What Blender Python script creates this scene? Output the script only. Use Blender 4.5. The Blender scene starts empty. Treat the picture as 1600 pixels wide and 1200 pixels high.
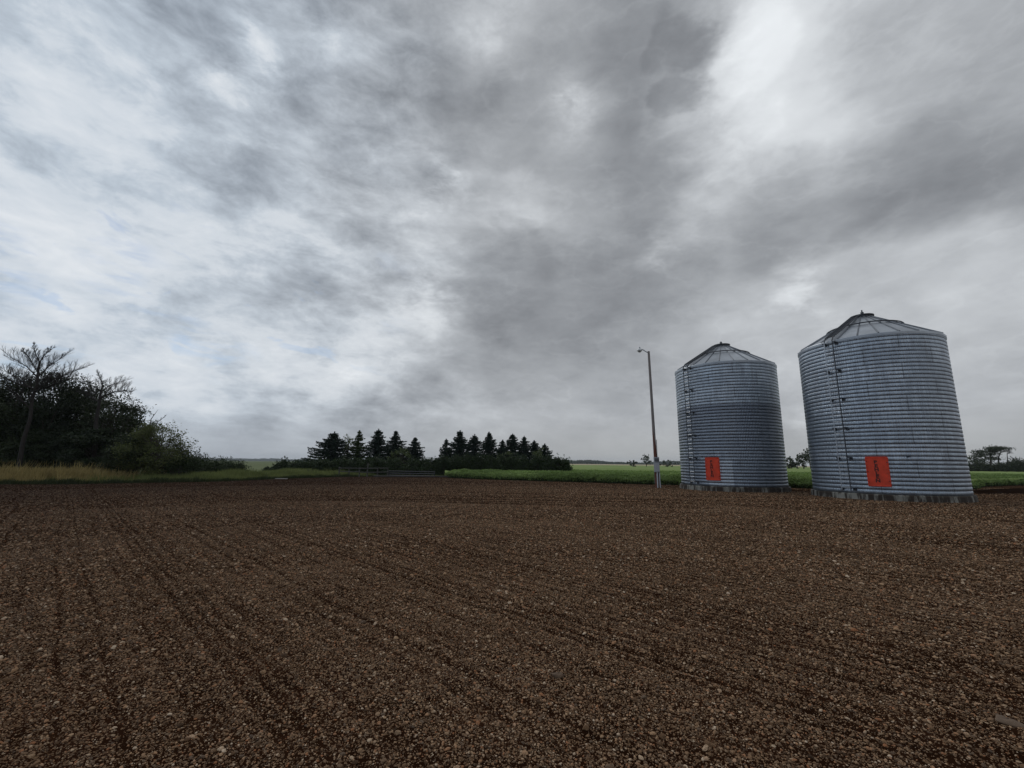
import bpy, math, random
import numpy as np
from mathutils import Vector, Matrix

S = bpy.context.scene
C = S.collection
rad = math.radians
rng = np.random.default_rng(11)
random.seed(5)

# ------------------------------------------------------------------ camera
CAM_H = 1.6
FPX = 680.72                                  # focal length in pixels of a 1600 px wide frame
PITCH, ROLL = rad(10.3363), rad(0.5564)
_F = np.array([0, math.cos(PITCH), math.sin(PITCH)])
_R0 = np.array([1.0, 0, 0]); _U0 = np.cross(_R0, _F)
_R = math.cos(ROLL)*_R0 + math.sin(ROLL)*_U0
_U = -math.sin(ROLL)*_R0 + math.cos(ROLL)*_U0
cd = bpy.data.cameras.new('camera'); cam = bpy.data.objects.new('camera', cd); C.objects.link(cam)
cd.sensor_width = 36; cd.lens = 36*FPX/1600; cd.clip_start = 0.05; cd.clip_end = 12000
cam.matrix_world = Matrix(((_R[0], _U[0], -_F[0], 0), (_R[1], _U[1], -_F[1], 0), (_R[2], _U[2], -_F[2], CAM_H), (0, 0, 0, 1)))
S.camera = cam
S.render.resolution_x, S.render.resolution_y = 1024, 768

def ray(u, v):
    d = _F + _R*(u-800)/FPX - _U*(v-600)/FPX
    return d/np.linalg.norm(d)
def at(u, v, Y):                              # point seen in direction (u, v), standing at depth Y
    d = ray(u, v); p = d*Y/d[1]; return np.array([p[0], p[1], p[2]+CAM_H])
def gnd(u, v, z=0.0):
    d = ray(u, v); p = d*(z-CAM_H)/d[2]; return np.array([p[0], p[1], z])

# ------------------------------------------------------------------ sky, sun, exposure
S.view_settings.view_transform = 'Standard'; S.view_settings.look = 'None'
S.view_settings.exposure = 0.0; S.view_settings.gamma = 1.0
SUN_AZ, SUN_EL = -38.0, 42.0                  # degrees, azimuth from +Y towards +X
W = bpy.data.worlds.new('World'); S.world = W; W.use_nodes = True
nt = W.node_tree; nt.nodes.clear()

class G:                                      # small helper for node graphs
    def __init__(s, tree): s.t = tree
    def n(s, kind, **kw):
        nd = s.t.nodes.new(kind)
        for k, v in kw.items(): setattr(nd, k, v)
        return nd
    def set(s, inp, v):
        if hasattr(v, 'is_output') or isinstance(v, bpy.types.NodeSocket): s.t.links.new(v, inp)
        else: inp.default_value = v
    def m(s, op, a, b=0.0, c=0.0, clamp=False):
        nd = s.n('ShaderNodeMath', operation=op, use_clamp=clamp)
        s.set(nd.inputs[0], a); s.set(nd.inputs[1], b)
        if len(nd.inputs) > 2: s.set(nd.inputs[2], c)
        return nd.outputs[0]
    def v(s, op, a, b=None, sc=None):
        nd = s.n('ShaderNodeVectorMath', operation=op); s.set(nd.inputs[0], a)
        if b is not None: s.set(nd.inputs[1], b)
        if sc is not None: s.set(nd.inputs['Scale'], sc)
        return nd.outputs['Value'] if op in ('LENGTH', 'DOT_PRODUCT', 'DISTANCE') else nd.outputs[0]
    def mr(s, x, a, b, c=0.0, d=1.0, smooth=False):
        nd = s.n('ShaderNodeMapRange', interpolation_type='SMOOTHSTEP' if smooth else 'LINEAR')
        for i, q in enumerate((x, a, b, c, d)): s.set(nd.inputs[i], q)
        return nd.outputs[0]
    def noise(s, vec, scale, detail=4, rough=.5, dist=0.0, dim='3D', norm=True):
        nd = s.n('ShaderNodeTexNoise', noise_dimensions=dim, normalize=norm)
        if dim == '1D': s.set(nd.inputs['W'], vec)
        else: s.set(nd.inputs['Vector'], vec)
        s.set(nd.inputs['Scale'], scale); s.set(nd.inputs['Detail'], detail)
        s.set(nd.inputs['Roughness'], rough); s.set(nd.inputs['Distortion'], dist)
        return nd.outputs
    def comb(s, x, y, z=0.0):
        nd = s.n('ShaderNodeCombineXYZ')
        for i, q in enumerate((x, y, z)): s.set(nd.inputs[i], q)
        return nd.outputs[0]
    def ramp(s, fac, stops, interp='LINEAR'):
        nd = s.n('ShaderNodeValToRGB'); cr = nd.color_ramp; cr.interpolation = interp
        while len(cr.elements) < len(stops): cr.elements.new(0.5)
        for e, (p, c) in zip(cr.elements, stops):
            e.position = p; e.color = (c[0], c[1], c[2], 1) if hasattr(c, '__len__') else (c, c, c, 1)
        s.set(nd.inputs[0], fac); return nd.outputs[0]
    def mix(s, fac, a, b, blend='MIX'):
        nd = s.n('ShaderNodeMix', data_type='RGBA', blend_type=blend)
        s.set(nd.inputs[0], fac); s.set(nd.inputs[6], a); s.set(nd.inputs[7], b)
        return nd.outputs[2]
    def lerp(s, fac, a, b):
        nd = s.n('ShaderNodeMix', data_type='FLOAT')
        s.set(nd.inputs[0], fac); s.set(nd.inputs[2], a); s.set(nd.inputs[3], b)
        return nd.outputs[0]

# cloud cover: brightness by compass direction (32 columns, -62..62 deg) and elevation (rows)
ELS = [0, 3, 6.5, 10.5, 15, 20, 25, 30.5, 36, 42, 48, 54]
SKY = [
[184,184,184,184,184,183,181,179,179,177,175,173,172,171,169,169,168,167,166,167,167,167,166,165,165,165,165,165,165,165,165,165],
[194,193,192,191,189,188,184,183,184,180,177,175,173,171,170,169,168,167,166,167,167,168,167,165,167,168,168,168,168,169,170,171],
[206,204,202,201,203,202,200,199,198,192,185,179,175,173,172,171,169,167,166,166,167,170,170,169,174,177,174,172,174,174,174,173],
[201,208,211,208,203,204,205,208,209,207,199,187,179,174,170,169,167,164,163,164,165,167,171,175,177,177,175,175,173,174,176,174],
[205,197,197,202,204,196,202,200,198,198,196,192,183,173,166,161,159,159,159,161,163,165,169,174,178,179,175,174,172,173,174,174],
[196,195,200,208,203,198,198,192,185,182,185,188,186,181,170,157,150,149,149,151,153,158,163,168,175,181,171,168,171,172,161,148],
[200,200,197,196,200,201,199,201,197,190,182,177,176,174,170,164,158,153,150,152,154,157,159,159,156,151,150,150,151,147,152,159],
[190,197,200,200,196,191,181,177,179,180,179,177,177,174,179,186,184,172,163,158,153,162,175,175,176,169,162,158,159,159,163,161],
[190,190,191,195,200,191,193,187,177,169,165,165,165,168,164,158,156,157,156,151,148,166,179,195,220,201,187,170,171,163,160,160],
[190,190,190,191,190,184,191,201,191,179,169,160,157,154,151,148,153,165,174,164,152,155,159,187,224,220,207,184,177,167,160,160],
[190,190,190,192,188,183,175,170,166,165,163,161,160,158,161,163,161,155,150,149,147,149,150,169,203,209,199,188,179,172,160,160],
[190,190,191,191,186,179,172,169,165,164,162,163,164,167,175,183,177,164,152,151,150,150,150,161,193,212,202,192,182,176,165,160],
]
g = G(nt)
D = g.v('NORMALIZE', g.n('ShaderNodeTexCoord').outputs['Generated'])
sx = g.n('ShaderNodeSeparateXYZ'); nt.links.new(D, sx.inputs[0])
zc = g.m('MAXIMUM', sx.outputs[2], 0.0)
den = g.m('ADD', zc, 0.15)
Pl = g.comb(g.m('DIVIDE', sx.outputs[0], den), g.m('DIVIDE', sx.outputs[1], den))    # position on the cloud layer
Dn = g.v('MULTIPLY', D, (1, 1, 2.1))           # cloud heaps flatten a little towards the horizon
def fld(off, scale, detail, rough, dist=0.0, vec=None):
    return g.noise(g.v('ADD', vec or Dn, off), scale, detail, rough, dist)
wn = fld((3.1, 1.7, .4), 3.2, 10, .56)[1]
wv = g.v('SUBTRACT', wn, (.5, .5, .5))
Dw = g.v('ADD', D, g.v('SCALE', wv, sc=g.mr(zc, 0.0, 0.35, 0.08, 0.34)))
Dn2 = g.v('NORMALIZE', g.v('ADD', D, g.v('SCALE', wv, sc=g.mr(zc, 0.0, 0.3, 0.10, 0.26))))
sw = g.n('ShaderNodeSeparateXYZ'); nt.links.new(g.v('NORMALIZE', Dw), sw.inputs[0])
az = g.m('MULTIPLY', g.m('ARCTAN2', sw.outputs[0], sw.outputs[1]), 180/math.pi)
el = g.m('MULTIPLY', g.m('ARCSINE', g.m('MAXIMUM', sw.outputs[2], 0.0)), 180/math.pi)
fac = g.mr(az, -62, 62)
val = None
for k, row in enumerate(SKY):
    r_ = g.ramp(fac, [(i/31, (q/255)) for i, q in enumerate(row)], 'B_SPLINE')
    if val is None: val = r_
    else: val = g.mix(g.mr(el, ELS[k-1], ELS[k], smooth=True), val, r_)
bw = g.n('ShaderNodeRGBToBW'); nt.links.new(val, bw.inputs[0]); val = bw.outputs[0]
# cloud texture: streets on the left running away from the viewer, softer cells elsewhere
def rotst(a, sx_, sy_):
    ca, sa = math.cos(a), math.sin(a)
    sp = g.n('ShaderNodeSeparateXYZ'); nt.links.new(Pl, sp.inputs[0])
    X = g.m('SUBTRACT', g.m('MULTIPLY', sp.outputs[0], ca), g.m('MULTIPLY', sp.outputs[1], sa))
    Y = g.m('ADD', g.m('MULTIPLY', sp.outputs[0], sa), g.m('MULTIPLY', sp.outputs[1], ca))
    return g.comb(g.m('MULTIPLY', X, sx_), g.m('MULTIPLY', Y, sy_))
puff = fld((7.7, 2.1, 5.0), 4.5, 10, .55, .15)[0]                    # billowy heaps
fine = fld((1.2, 8.1, 2.0), 10.0, 10, .66, .25)[0]
crease = g.m('ABSOLUTE', g.m('SUBTRACT', fld((5.5, .3, 9.0), 6.0, 9, .55)[0], .5))   # bright seams between heaps
nS = g.noise(rotst(rad(20), 2.4, 1.3), 1.5, 9, .56, .2)[0]            # streets of the high layer, left
left = g.mr(az, -24, 4, 1, 0, True)
def add(*v):
    t = v[0]
    for q_ in v[1:]: t = g.m('ADD', t, q_)
    return t
def cen(x, k): return g.m('MULTIPLY', g.m('SUBTRACT', x, .5), k)
dL = add(cen(puff, .30), cen(fine, .42), cen(nS, .16), g.m('MULTIPLY', g.mr(crease, 0, .06, 1, 0, True), .014))
dR = add(cen(puff, .19), cen(fine, .12), cen(nS, .07), g.m('MULTIPLY', g.mr(crease, 0, .03, 1, 0, True), .012))
det = g.lerp(left, dR, dL)
det = g.m('MULTIPLY', det, g.mr(zc, 0.01, 0.12, .18, 1.0))
V = g.m('ADD', val, g.m('SUBTRACT', det, g.m('MULTIPLY', left, .022)))
# single clouds and gaps: direction (azimuth, elevation), radius, brightness step, softness; all in degrees
HEAPS = [(-36.7,8.0,2.8,0.05,0.6), (-29.6,9.6,2.2,0.05,0.6), (-20.9,10.3,2.2,0.05,0.6), (-44.0,9.6,2.7,0.03,0.7), (-34.2,11.1,1.9,-0.03,0.6), (-16.8,13.0,3.2,0.02,0.7), (-39.0,5.1,3.5,-0.03,0.7), (-48.6,12.2,1.9,-0.03,0.6), (41.7, 27.8, 3.2, -0.035, 0.6), (33.2, 26.8, 3.7, -0.035, 0.6), (22.2, 25.2, 4.3, -0.030, 0.6), (49.2, 28.4, 3.2, -0.035, 0.6), (24.1, 47.3, 3.2, -0.045, 0.2), (24.9, 41.2, 2.5, -0.045, 0.2), (32.3, 45.2, 2.7, 0.036, 0.6), (30.7, 41.7, 2.3, 0.036, 0.6), (35.9, 45, 4.1, 0.029, 0.7), (-33.5, 21.1, 3.3, 0.030, 0.7), (-40, 12.9, 3.5, 0.025, 0.8), (-46.5, 14.5, 4.2, 0.022, 0.9), (15.4, 19.8, 5.4, -0.020, 0.6), (-38, 42.2, 1.8, 0.058, 0.8), (-36.6, 40.4, 2.2, 0.065, 0.8), (-34.5, 38.7, 2.2, 0.058, 0.8), (-41.8, 39.6, 3.5, -0.030, 0.8), (-38.1, 35.9, 1.9, -0.050, 0.7), (-34.9, 32, 3.6, -0.060, 0.7), (-45.9, 20.1, 4.2, 0.036, 0.9), (-30.1, 27.1, 4.1, 0.036, 0.9), (-11.4, 35.2, 1.8, 0.072, 0.7), (-10.4, 33.6, 3.3, 0.050, 0.7), (-3.5, 49.2, 3.4, 0.050, 0.9), (-10.9, 42, 6.0, -0.030, 0.7), (6.2, 43.1, 1.9, 0.079, 0.7), (7.7, 40.9, 2.7, 0.043, 0.9), (18.6, 44.7, 7.2, -0.050, 0.22), (18.6, 33.5, 4.2, -0.045, 0.6), (33.5, 43.2, 4.0, 0.060, 0.25), (31.9, 37, 3.2, 0.050, 0.35), (26.7, 33.4, 3.9, 0.030, 0.6), (20.8, 27.9, 2.2, 0.065, 0.8), (0.7, 29, 2.7, 0.043, 0.9), (49.9, 16.1, 5.0, 0.035, 0.5), (49, 27.1, 5.0, -0.030, 0.8), (-26.4, 19.2, 3.6, -0.050, 0.6), (-13.3, 22.9, 3.2, 0.060, 0.6), (-9.7, 20, 3.1, 0.065, 0.8), (-2.4, 23.5, 6.1, -0.045, 0.3), (8.8, 25, 8.7, -0.030, 0.5), (-30.5, 5.4, 3.4, -0.050, 0.6), (-19.4, 5.6, 2.7, -0.040, 0.6), (-25.5, 8.9, 3.5, 0.036, 0.9), (-21.6, 9.6, 2.0, 0.029, 0.8), (-24.3, 11.4, 1.0, -0.050, 0.4), (-11.7, 8.8, 2.5, -0.030, 0.6), (-40.3, 6.9, 3.1, 0.022, 0.9), (36.7, 18.4, 2.0, 0.086, 0.8), (34.4, 19.7, 2.2, 0.036, 0.9), (33.5, 5.1, 1.8, 0.065, 0.8), (37.7, 17.3, 3.2, 0.022, 0.9), (-49.1, 15.5, 3.2, 0.022, 0.9), (-21.3, 30, 4.3, -0.020, 0.7)]
brk = g.mr(fld((4.4, 6.1, 3.0), 15.0, 7, .62, .3)[0], .36, .66, 0, 1.5)
for a_, e_, r_, dv, so in HEAPS:
    ca = math.cos(rad(e_)); c_ = (ca*math.sin(rad(a_)), ca*math.cos(rad(a_)), math.sin(rad(e_)))
    dd = g.v('DISTANCE', Dn2, c_); R0 = rad(r_)
    mk = g.mr(dd, R0*(1+so*.9), R0*(1-so), 0, 1, True)
    if dv > 0 and r_ < 4: mk = g.m('MULTIPLY', mk, brk)
    V = g.m('MULTIPLY_ADD', mk, dv, V)
V = g.m('MULTIPLY_ADD', g.m('SUBTRACT', V, .59), 1.15, .618)
back = g.mr(g.m('ABSOLUTE', az), 64, 110, 0, 1, True)
V = g.lerp(back, V, g.m('ADD', .70, det))
high = g.mr(zc, .80, .95, 0, 1, True)
V = g.lerp(high, V, g.m('ADD', .70, det))
over = g.m('MAXIMUM', g.m('SUBTRACT', V, .84), 0.0)
V = g.m('SUBTRACT', V, g.m('MULTIPLY', over, .55))
V = g.m('MINIMUM', g.m('MAXIMUM', V, .52), .955)
lum = g.m('POWER', V, 2.25)
tint = g.ramp(V, [(0.5, (.93, .985, 1.07)), (.68, (.945, .99, 1.05)), (.92, (.96, 1.0, 1.035))])
blue = g.m('MULTIPLY', g.mr(az, -50, 4, 1, 0, True), g.mr(zc, .0, .12, .6, 1, True))
tint = g.mix(g.m('MULTIPLY', blue, .85), tint, g.ramp(V, [(.62, (.85, .99, 1.18)), (.78, (.87, 1.0, 1.15)), (.90, (.95, 1.0, 1.06))]))
warm = g.mr(zc, 0, .12, .8, 0, True)
tint = g.mix(g.m('MULTIPLY', warm, g.mr(az, -25, 10, 0, 1)), tint, (.975, 1.0, 1.0, 1))
cloud = g.v('SCALE', tint, sc=lum)
bgc = g.n('ShaderNodeBackground'); nt.links.new(cloud, bgc.inputs[0]); bgc.inputs[1].default_value = 1.0
sky = g.n('ShaderNodeTexSky', sky_type='NISHITA', sun_disc=False, sun_elevation=rad(SUN_EL), sun_rotation=rad(SUN_AZ), air_density=1.0, dust_density=.2, ozone_density=3.0)
bgs = g.n('ShaderNodeBackground'); nt.links.new(sky.outputs[0], bgs.inputs[0]); bgs.inputs[1].default_value = 0.085
gapn = g.noise(rotst(rad(28), 3.0, 2.0), 1.4, 9, .6, .6)[0]
gap = g.m('MULTIPLY', g.mr(gapn, .57, .66, 0, 1, True), g.m('MULTIPLY', g.mr(az, -32, -12, 1, 0, True), g.m('MULTIPLY', g.mr(el, 8, 13, 0, 1, True), g.mr(el, 22, 30, 1, 0, True))))
gb = g.mr(fld((9.4, 2.1, 7.0), 9.0, 7, .6, .3, g.v('MULTIPLY', Dn, (1, 1, 2.2)))[0], .44, .64, 0, 1, True)
for a_, e_, r_ in [(-43.2, 19.5, 3.0), (-37.3, 12.7, 2.2), (-33.2, 10.4, 2.4), (-51.0, 16.6, 2.5), (-50.1, 8.4, 2.5), (-41.2, 15.9, 2.0)]:
    ca = math.cos(rad(e_)); c_ = (ca*math.sin(rad(a_)), ca*math.cos(rad(a_)), math.sin(rad(e_)))
    gap = g.m('ADD', gap, g.m('MULTIPLY', g.mr(g.v('DISTANCE', Dn2, c_), rad(r_*1.5), rad(r_*.1), 0, 1, True), gb), clamp=True)
mx = g.n('ShaderNodeMixShader'); nt.links.new(g.m('MULTIPLY', gap, .38), mx.inputs[0]); nt.links.new(bgc.outputs[0], mx.inputs[1]); nt.links.new(bgs.outputs[0], mx.inputs[2])
wo = g.n('ShaderNodeOutputWorld'); nt.links.new(mx.outputs[0], wo.inputs[0])

sd = bpy.data.lights.new('sun', 'SUN'); sd.energy = 0.55; sd.angle = rad(16); sd.color = (1, .96, .9)
sun = bpy.data.objects.new('sun', sd); C.objects.link(sun)
sv = Vector((math.cos(rad(SUN_EL))*math.sin(rad(SUN_AZ)), math.cos(rad(SUN_EL))*math.cos(rad(SUN_AZ)), math.sin(rad(SUN_EL))))
sun.rotation_euler = sv.to_track_quat('Z', 'Y').to_euler(); sun.location = (0, 0, 60)

# ------------------------------------------------------------------ helpers
def tag(o, label=None, cat=None, group=None, kind=None):
    if label: o['label'] = label
    if cat: o['category'] = cat
    if group: o['group'] = group
    if kind: o['kind'] = kind
    return o
def empty(name, loc, rz=0.0):
    o = bpy.data.objects.new(name, None); C.objects.link(o); o.location = loc; o.rotation_euler = (0, 0, rz)
    o.empty_display_size = .3; return o
def mesh(name, V, F, mat, parent=None, smooth=False, loc=None):
    V = np.asarray(V, dtype=np.float32)
    me = bpy.data.meshes.new(name)
    if isinstance(F, np.ndarray):
        k = F.shape[1]; n = len(F)
        me.vertices.add(len(V)); me.vertices.foreach_set('co', V.ravel())
        me.loops.add(n*k); me.loops.foreach_set('vertex_index', F.astype(np.int32).ravel())
        me.polygons.add(n); me.polygons.foreach_set('loop_start', np.arange(0, n*k, k, dtype=np.int32))
        me.update(calc_edges=True)
    else:
        me.from_pydata([tuple(map(float, q)) for q in V], [], F); me.update()
    if smooth: me.polygons.foreach_set('use_smooth', np.ones(len(me.polygons), dtype=bool))
    me.materials.append(mat)
    o = bpy.data.objects.new(name, me); C.objects.link(o)
    if parent is not None: o.parent = parent
    if loc is not None: o.location = loc
    return o

class MB:                                     # collects boxes, tubes and lathes into ONE mesh
    def __init__(s): s.V = []; s.F = []
    def add(s, V, F):
        b = len(s.V); s.V += [tuple(map(float, v)) for v in V]; s.F += [tuple(i+b for i in f) for f in F]; return s
    def box(s, c, size, rz=0.0, bev=0.0):
        x, y, z = [q/2 for q in size]; ca, sa = math.cos(rz), math.sin(rz)
        if bev <= 0:
            P = [(i*x, j*y, k*z) for k in (-1, 1) for j in (-1, 1) for i in (-1, 1)]
            F = [(0, 2, 3, 1), (4, 5, 7, 6), (0, 1, 5, 4), (2, 6, 7, 3), (0, 4, 6, 2), (1, 3, 7, 5)]
        else:
            ring = [(x-bev, -y), (x, -y+bev), (x, y-bev), (x-bev, y), (-x+bev, y), (-x, y-bev), (-x, -y+bev), (-x+bev, -y)]
            rin = [(p*(1-bev/x), q*(1-bev/y)) for p, q in ring]
            P = [(p, q, -z) for p, q in rin]+[(p, q, -z+bev) for p, q in ring]+[(p, q, z-bev) for p, q in ring]+[(p, q, z) for p, q in rin]
            F = [tuple(range(7, -1, -1)), tuple(range(24, 32))]
            for l in range(3):
                for i in range(8): F.append((l*8+i, l*8+(i+1) % 8, l*8+8+(i+1) % 8, l*8+8+i))
        P = [(c[0]+p[0]*ca-p[1]*sa, c[1]+p[0]*sa+p[1]*ca, c[2]+p[2]) for p in P]
        return s.add(P, F)
    def tube(s, pts, r, n=6, cap=True):
        pts = [Vector(p) for p in pts]; rs = r if hasattr(r, '__len__') else [r]*len(pts)
        P = []; up = None
        for i, p in enumerate(pts):
            t = (pts[min(i+1, len(pts)-1)]-pts[max(i-1, 0)]).normalized()
            if up is None: up = Vector((0, 0, 1)) if abs(t.z) < .9 else Vector((1, 0, 0))
            a = t.cross(up)
            if a.length < 1e-4: a = t.cross(Vector((0, 1, .1)))
            a.normalize(); b = t.cross(a).normalized(); up = a.cross(t)
            for k in range(n):
                q = 2*math.pi*k/n; P.append(p+(a*math.cos(q)+b*math.sin(q))*rs[i])
        F = [(i*n+k, i*n+(k+1) % n, (i+1)*n+(k+1) % n, (i+1)*n+k) for i in range(len(pts)-1) for k in range(n)]
        if cap: F += [tuple(range(n-1, -1, -1)), tuple(range((len(pts)-1)*n, len(pts)*n))]
        return s.add(P, F)
    def lathe(s, prof, n=24, c=(0, 0, 0)):
        P = [(c[0]+r*math.cos(2*math.pi*k/n), c[1]+r*math.sin(2*math.pi*k/n), c[2]+z) for r, z in prof for k in range(n)]
        F = [(i*n+k, i*n+(k+1) % n, (i+1)*n+(k+1) % n, (i+1)*n+k) for i in range(len(prof)-1) for k in range(n)]
        return s.add(P, F)
    def build(s, name, mat, parent=None, smooth=False, loc=None): return mesh(name, s.V, s.F, mat, parent, smooth, loc)

# vectorised value noise
_T = rng.random((256, 256)).astype(np.float32)
def vnoise(x, y, sc=1.0, seed=0):
    x = x*sc+seed*17.3; y = y*sc+seed*31.7
    xi = np.floor(x).astype(int); yi = np.floor(y).astype(int); fx = x-xi; fy = y-yi
    fx = fx*fx*(3-2*fx); fy = fy*fy*(3-2*fy)
    g_ = lambda i, j: _T[i & 255, j & 255]
    return (g_(xi, yi)*(1-fx)+g_(xi+1, yi)*fx)*(1-fy)+(g_(xi, yi+1)*(1-fx)+g_(xi+1, yi+1)*fx)*fy
def fbm(x, y, sc, o=4, seed=0):
    t = 0; a = .5; 
    for k in range(o): t = t+a*vnoise(x, y, sc*2**k, seed+k); a *= .5
    return t/(1-.5**o)

# ------------------------------------------------------------------ materials
def newmat(name):
    m = bpy.data.materials.new(name); m.use_nodes = True
    b = m.node_tree.nodes['Principled BSDF']; return m, G(m.node_tree), b
def link(gg, a, b): gg.t.links.new(a, b)
def simple(name, col, rough=.7, metal=0.0, var=.15, scale=6.0, bump=0.0, rustc=None, rust=.5):
    m, q, b = newmat(name)
    P = q.n('ShaderNodeTexCoord').outputs['Object']
    n1 = q.noise(P, scale, 6, .6)[0]
    c = q.mix(q.mr(n1, .3, .7), tuple(k*(1-var) for k in col)+(1,), tuple(min(1, k*(1+var)) for k in col)+(1,))
    if rustc:
        n2 = q.noise(P, scale*.6, 8, .65)[0]
        c = q.mix(q.mr(n2, rust, rust+.12), c, tuple(rustc)+(1,))
    link(q, c, b.inputs['Base Color']); b.inputs['Roughness'].default_value = rough; b.inputs['Metallic'].default_value = metal
    if bump:
        bn = q.n('ShaderNodeBump'); bn.inputs['Strength'].default_value = bump; bn.inputs['Distance'].default_value = .01
        link(q, n1, bn.inputs['Height']); link(q, bn.outputs[0], b.inputs['Normal'])
    return m
def leafmat(name, a, bcol, trans=.25, rough=.6, spec=.3, patch=.6):
    m, q, b = newmat(name)
    isl = q.n('ShaderNodeNewGeometry').outputs['Random Per Island']
    P = q.n('ShaderNodeTexCoord').outputs['Object']
    n1 = q.noise(P, patch, 3)[0]
    f = q.m('ADD', q.m('MULTIPLY', isl, .6), q.m('MULTIPLY', q.mr(n1, .35, .65), .4))
    c = q.mix(f, tuple(a)+(1,), tuple(bcol)+(1,))
    link(q, c, b.inputs['Base Color']); b.inputs['Roughness'].default_value = rough
    b.inputs['Specular IOR Level'].default_value = spec
    if trans:
        tr = q.n('ShaderNodeBsdfTranslucent'); link(q, c, tr.inputs[0])
        ms = q.n('ShaderNodeMixShader'); ms.inputs[0].default_value = trans
        link(q, b.outputs[0], ms.inputs[1]); link(q, tr.outputs[0], ms.inputs[2])
        link(q, ms.outputs[0], q.t.nodes['Material Output'].inputs[0])
    return m

# soil, with stripes left by the harrow (attribute 'streak')
def soilmat():
    m, q, b = newmat('gravelly_soil')
    P = q.n('ShaderNodeTexCoord').outputs['Object']
    st = q.n('ShaderNodeAttribute', attribute_name='streak').outputs['Fac']
    big = q.noise(P, .12, 5, .6)[0]
    mid = q.noise(P, 2.2, 8, .65)[0]
    soil = q.mix(q.mr(mid, .35, .65), (.013, .0055, .0028, 1), (.030, .0130, .0068, 1))
    # stones in the surface: voronoi cells of several sizes
    def stones(scale, cut, seed):
        vr = q.n('ShaderNodeTexVoronoi', feature='F1'); link(q, q.v('ADD', P, (seed, seed*2.1, 0)), vr.inputs['Vector']); vr.inputs['Scale'].default_value = scale
        sep = q.n('ShaderNodeSeparateColor'); link(q, vr.outputs['Color'], sep.inputs[0])
        on = q.m('LESS_THAN', sep.outputs[0], cut)
        h = q.mr(vr.outputs['Distance'], .0, .5, 1, 0)
        msk = q.m('MULTIPLY', on, q.mr(vr.outputs['Distance'], q.m('ADD', .22, q.m('MULTIPLY', sep.outputs[1], .2)), q.m('ADD', .30, q.m('MULTIPLY', sep.outputs[1], .2)), 1, 0))
        col = q.ramp(sep.outputs[2], [(0, (.11, .062, .034)), (.3, (.205, .124, .070)), (.6, (.29, .185, .110)), (.8, (.16, .115, .08)), (.93, (.38, .265, .17)), (1, (.52, .40, .28))])
        return msk, col, h
    dens = q.m('MULTIPLY', st, q.mr(big, .35, .65, .7, 1.1))
    c = soil; hh = q.m('MULTIPLY', mid, .5)
    for sc, cut, sd_ in ((90, .40, 3), (55, .34, 7), (30, .14, 12)):
        k, col, h = stones(sc, q.m('MULTIPLY', dens, cut*1.35), sd_)
        c = q.mix(k, c, col); hh = q.m('ADD', hh, q.m('MULTIPLY', q.m('MULTIPLY', k, h), 24/sc))
    spx = q.n('ShaderNodeSeparateXYZ'); link(q, P, spx.inputs[0])
    dl = q.m('SUBTRACT', q.m('MULTIPLY', spx.outputs[1], .25), spx.outputs[0])      # the low damp ground lies to the left, under the wood
    wet = q.m('ADD', q.mr(q.noise(P, .09, 4)[0], .45, .7, 0, .3), q.mr(q.m('ADD', dl, q.m('MULTIPLY', q.noise(P, .2, 4)[0], 8)), 6, 30, 0, .75))
    c = q.mix(wet, c, (.018, .0095, .0065, 1))
    link(q, c, b.inputs['Base Color']); b.inputs['Roughness'].default_value = .85; b.inputs['Specular IOR Level'].default_value = 0
    bn = q.n('ShaderNodeBump'); bn.inputs['Strength'].default_value = .9; bn.inputs['Distance'].default_value = .018
    link(q, hh, bn.inputs['Height']); link(q, bn.outputs[0], b.inputs['Normal'])
    return m
def pebblemat():
    m, q, b = newmat('pebble_stone')
    oi = q.n('ShaderNodeObjectInfo'); P = q.n('ShaderNodeTexCoord').outputs['Object']
    c = q.ramp(oi.outputs['Random'], [(0, (.05, .029, .016)), (.22, (.14, .080, .042)), (.5, (.28, .170, .095)), (.64, (.11, .078, .055)), (.8, (.44, .285, .165)), (.9, (.32, .135, .06)), (.96, (.48, .34, .22)), (1, (.64, .50, .36))])
    n1 = q.noise(P, 2.5, 5, .6)[0]
    c = q.mix(q.mr(n1, .5, .75), c, (.05, .024, .014, 1))
    spx = q.n('ShaderNodeSeparateXYZ'); link(q, oi.outputs['Location'], spx.inputs[0])
    dl = q.m('SUBTRACT', q.m('MULTIPLY', spx.outputs[1], .25), spx.outputs[0])
    wet = q.mr(q.m('ADD', dl, q.m('MULTIPLY', q.noise(oi.outputs['Location'], .2, 4)[0], 8)), 6, 30, 0, .72)
    c = q.mix(wet, c, (.030, .019, .014, 1))
    link(q, c, b.inputs['Base Color']); b.inputs['Roughness'].default_value = .8; b.inputs['Specular IOR Level'].default_value = .15
    return m
M_soil = soilmat(); M_peb = pebblemat()

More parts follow.
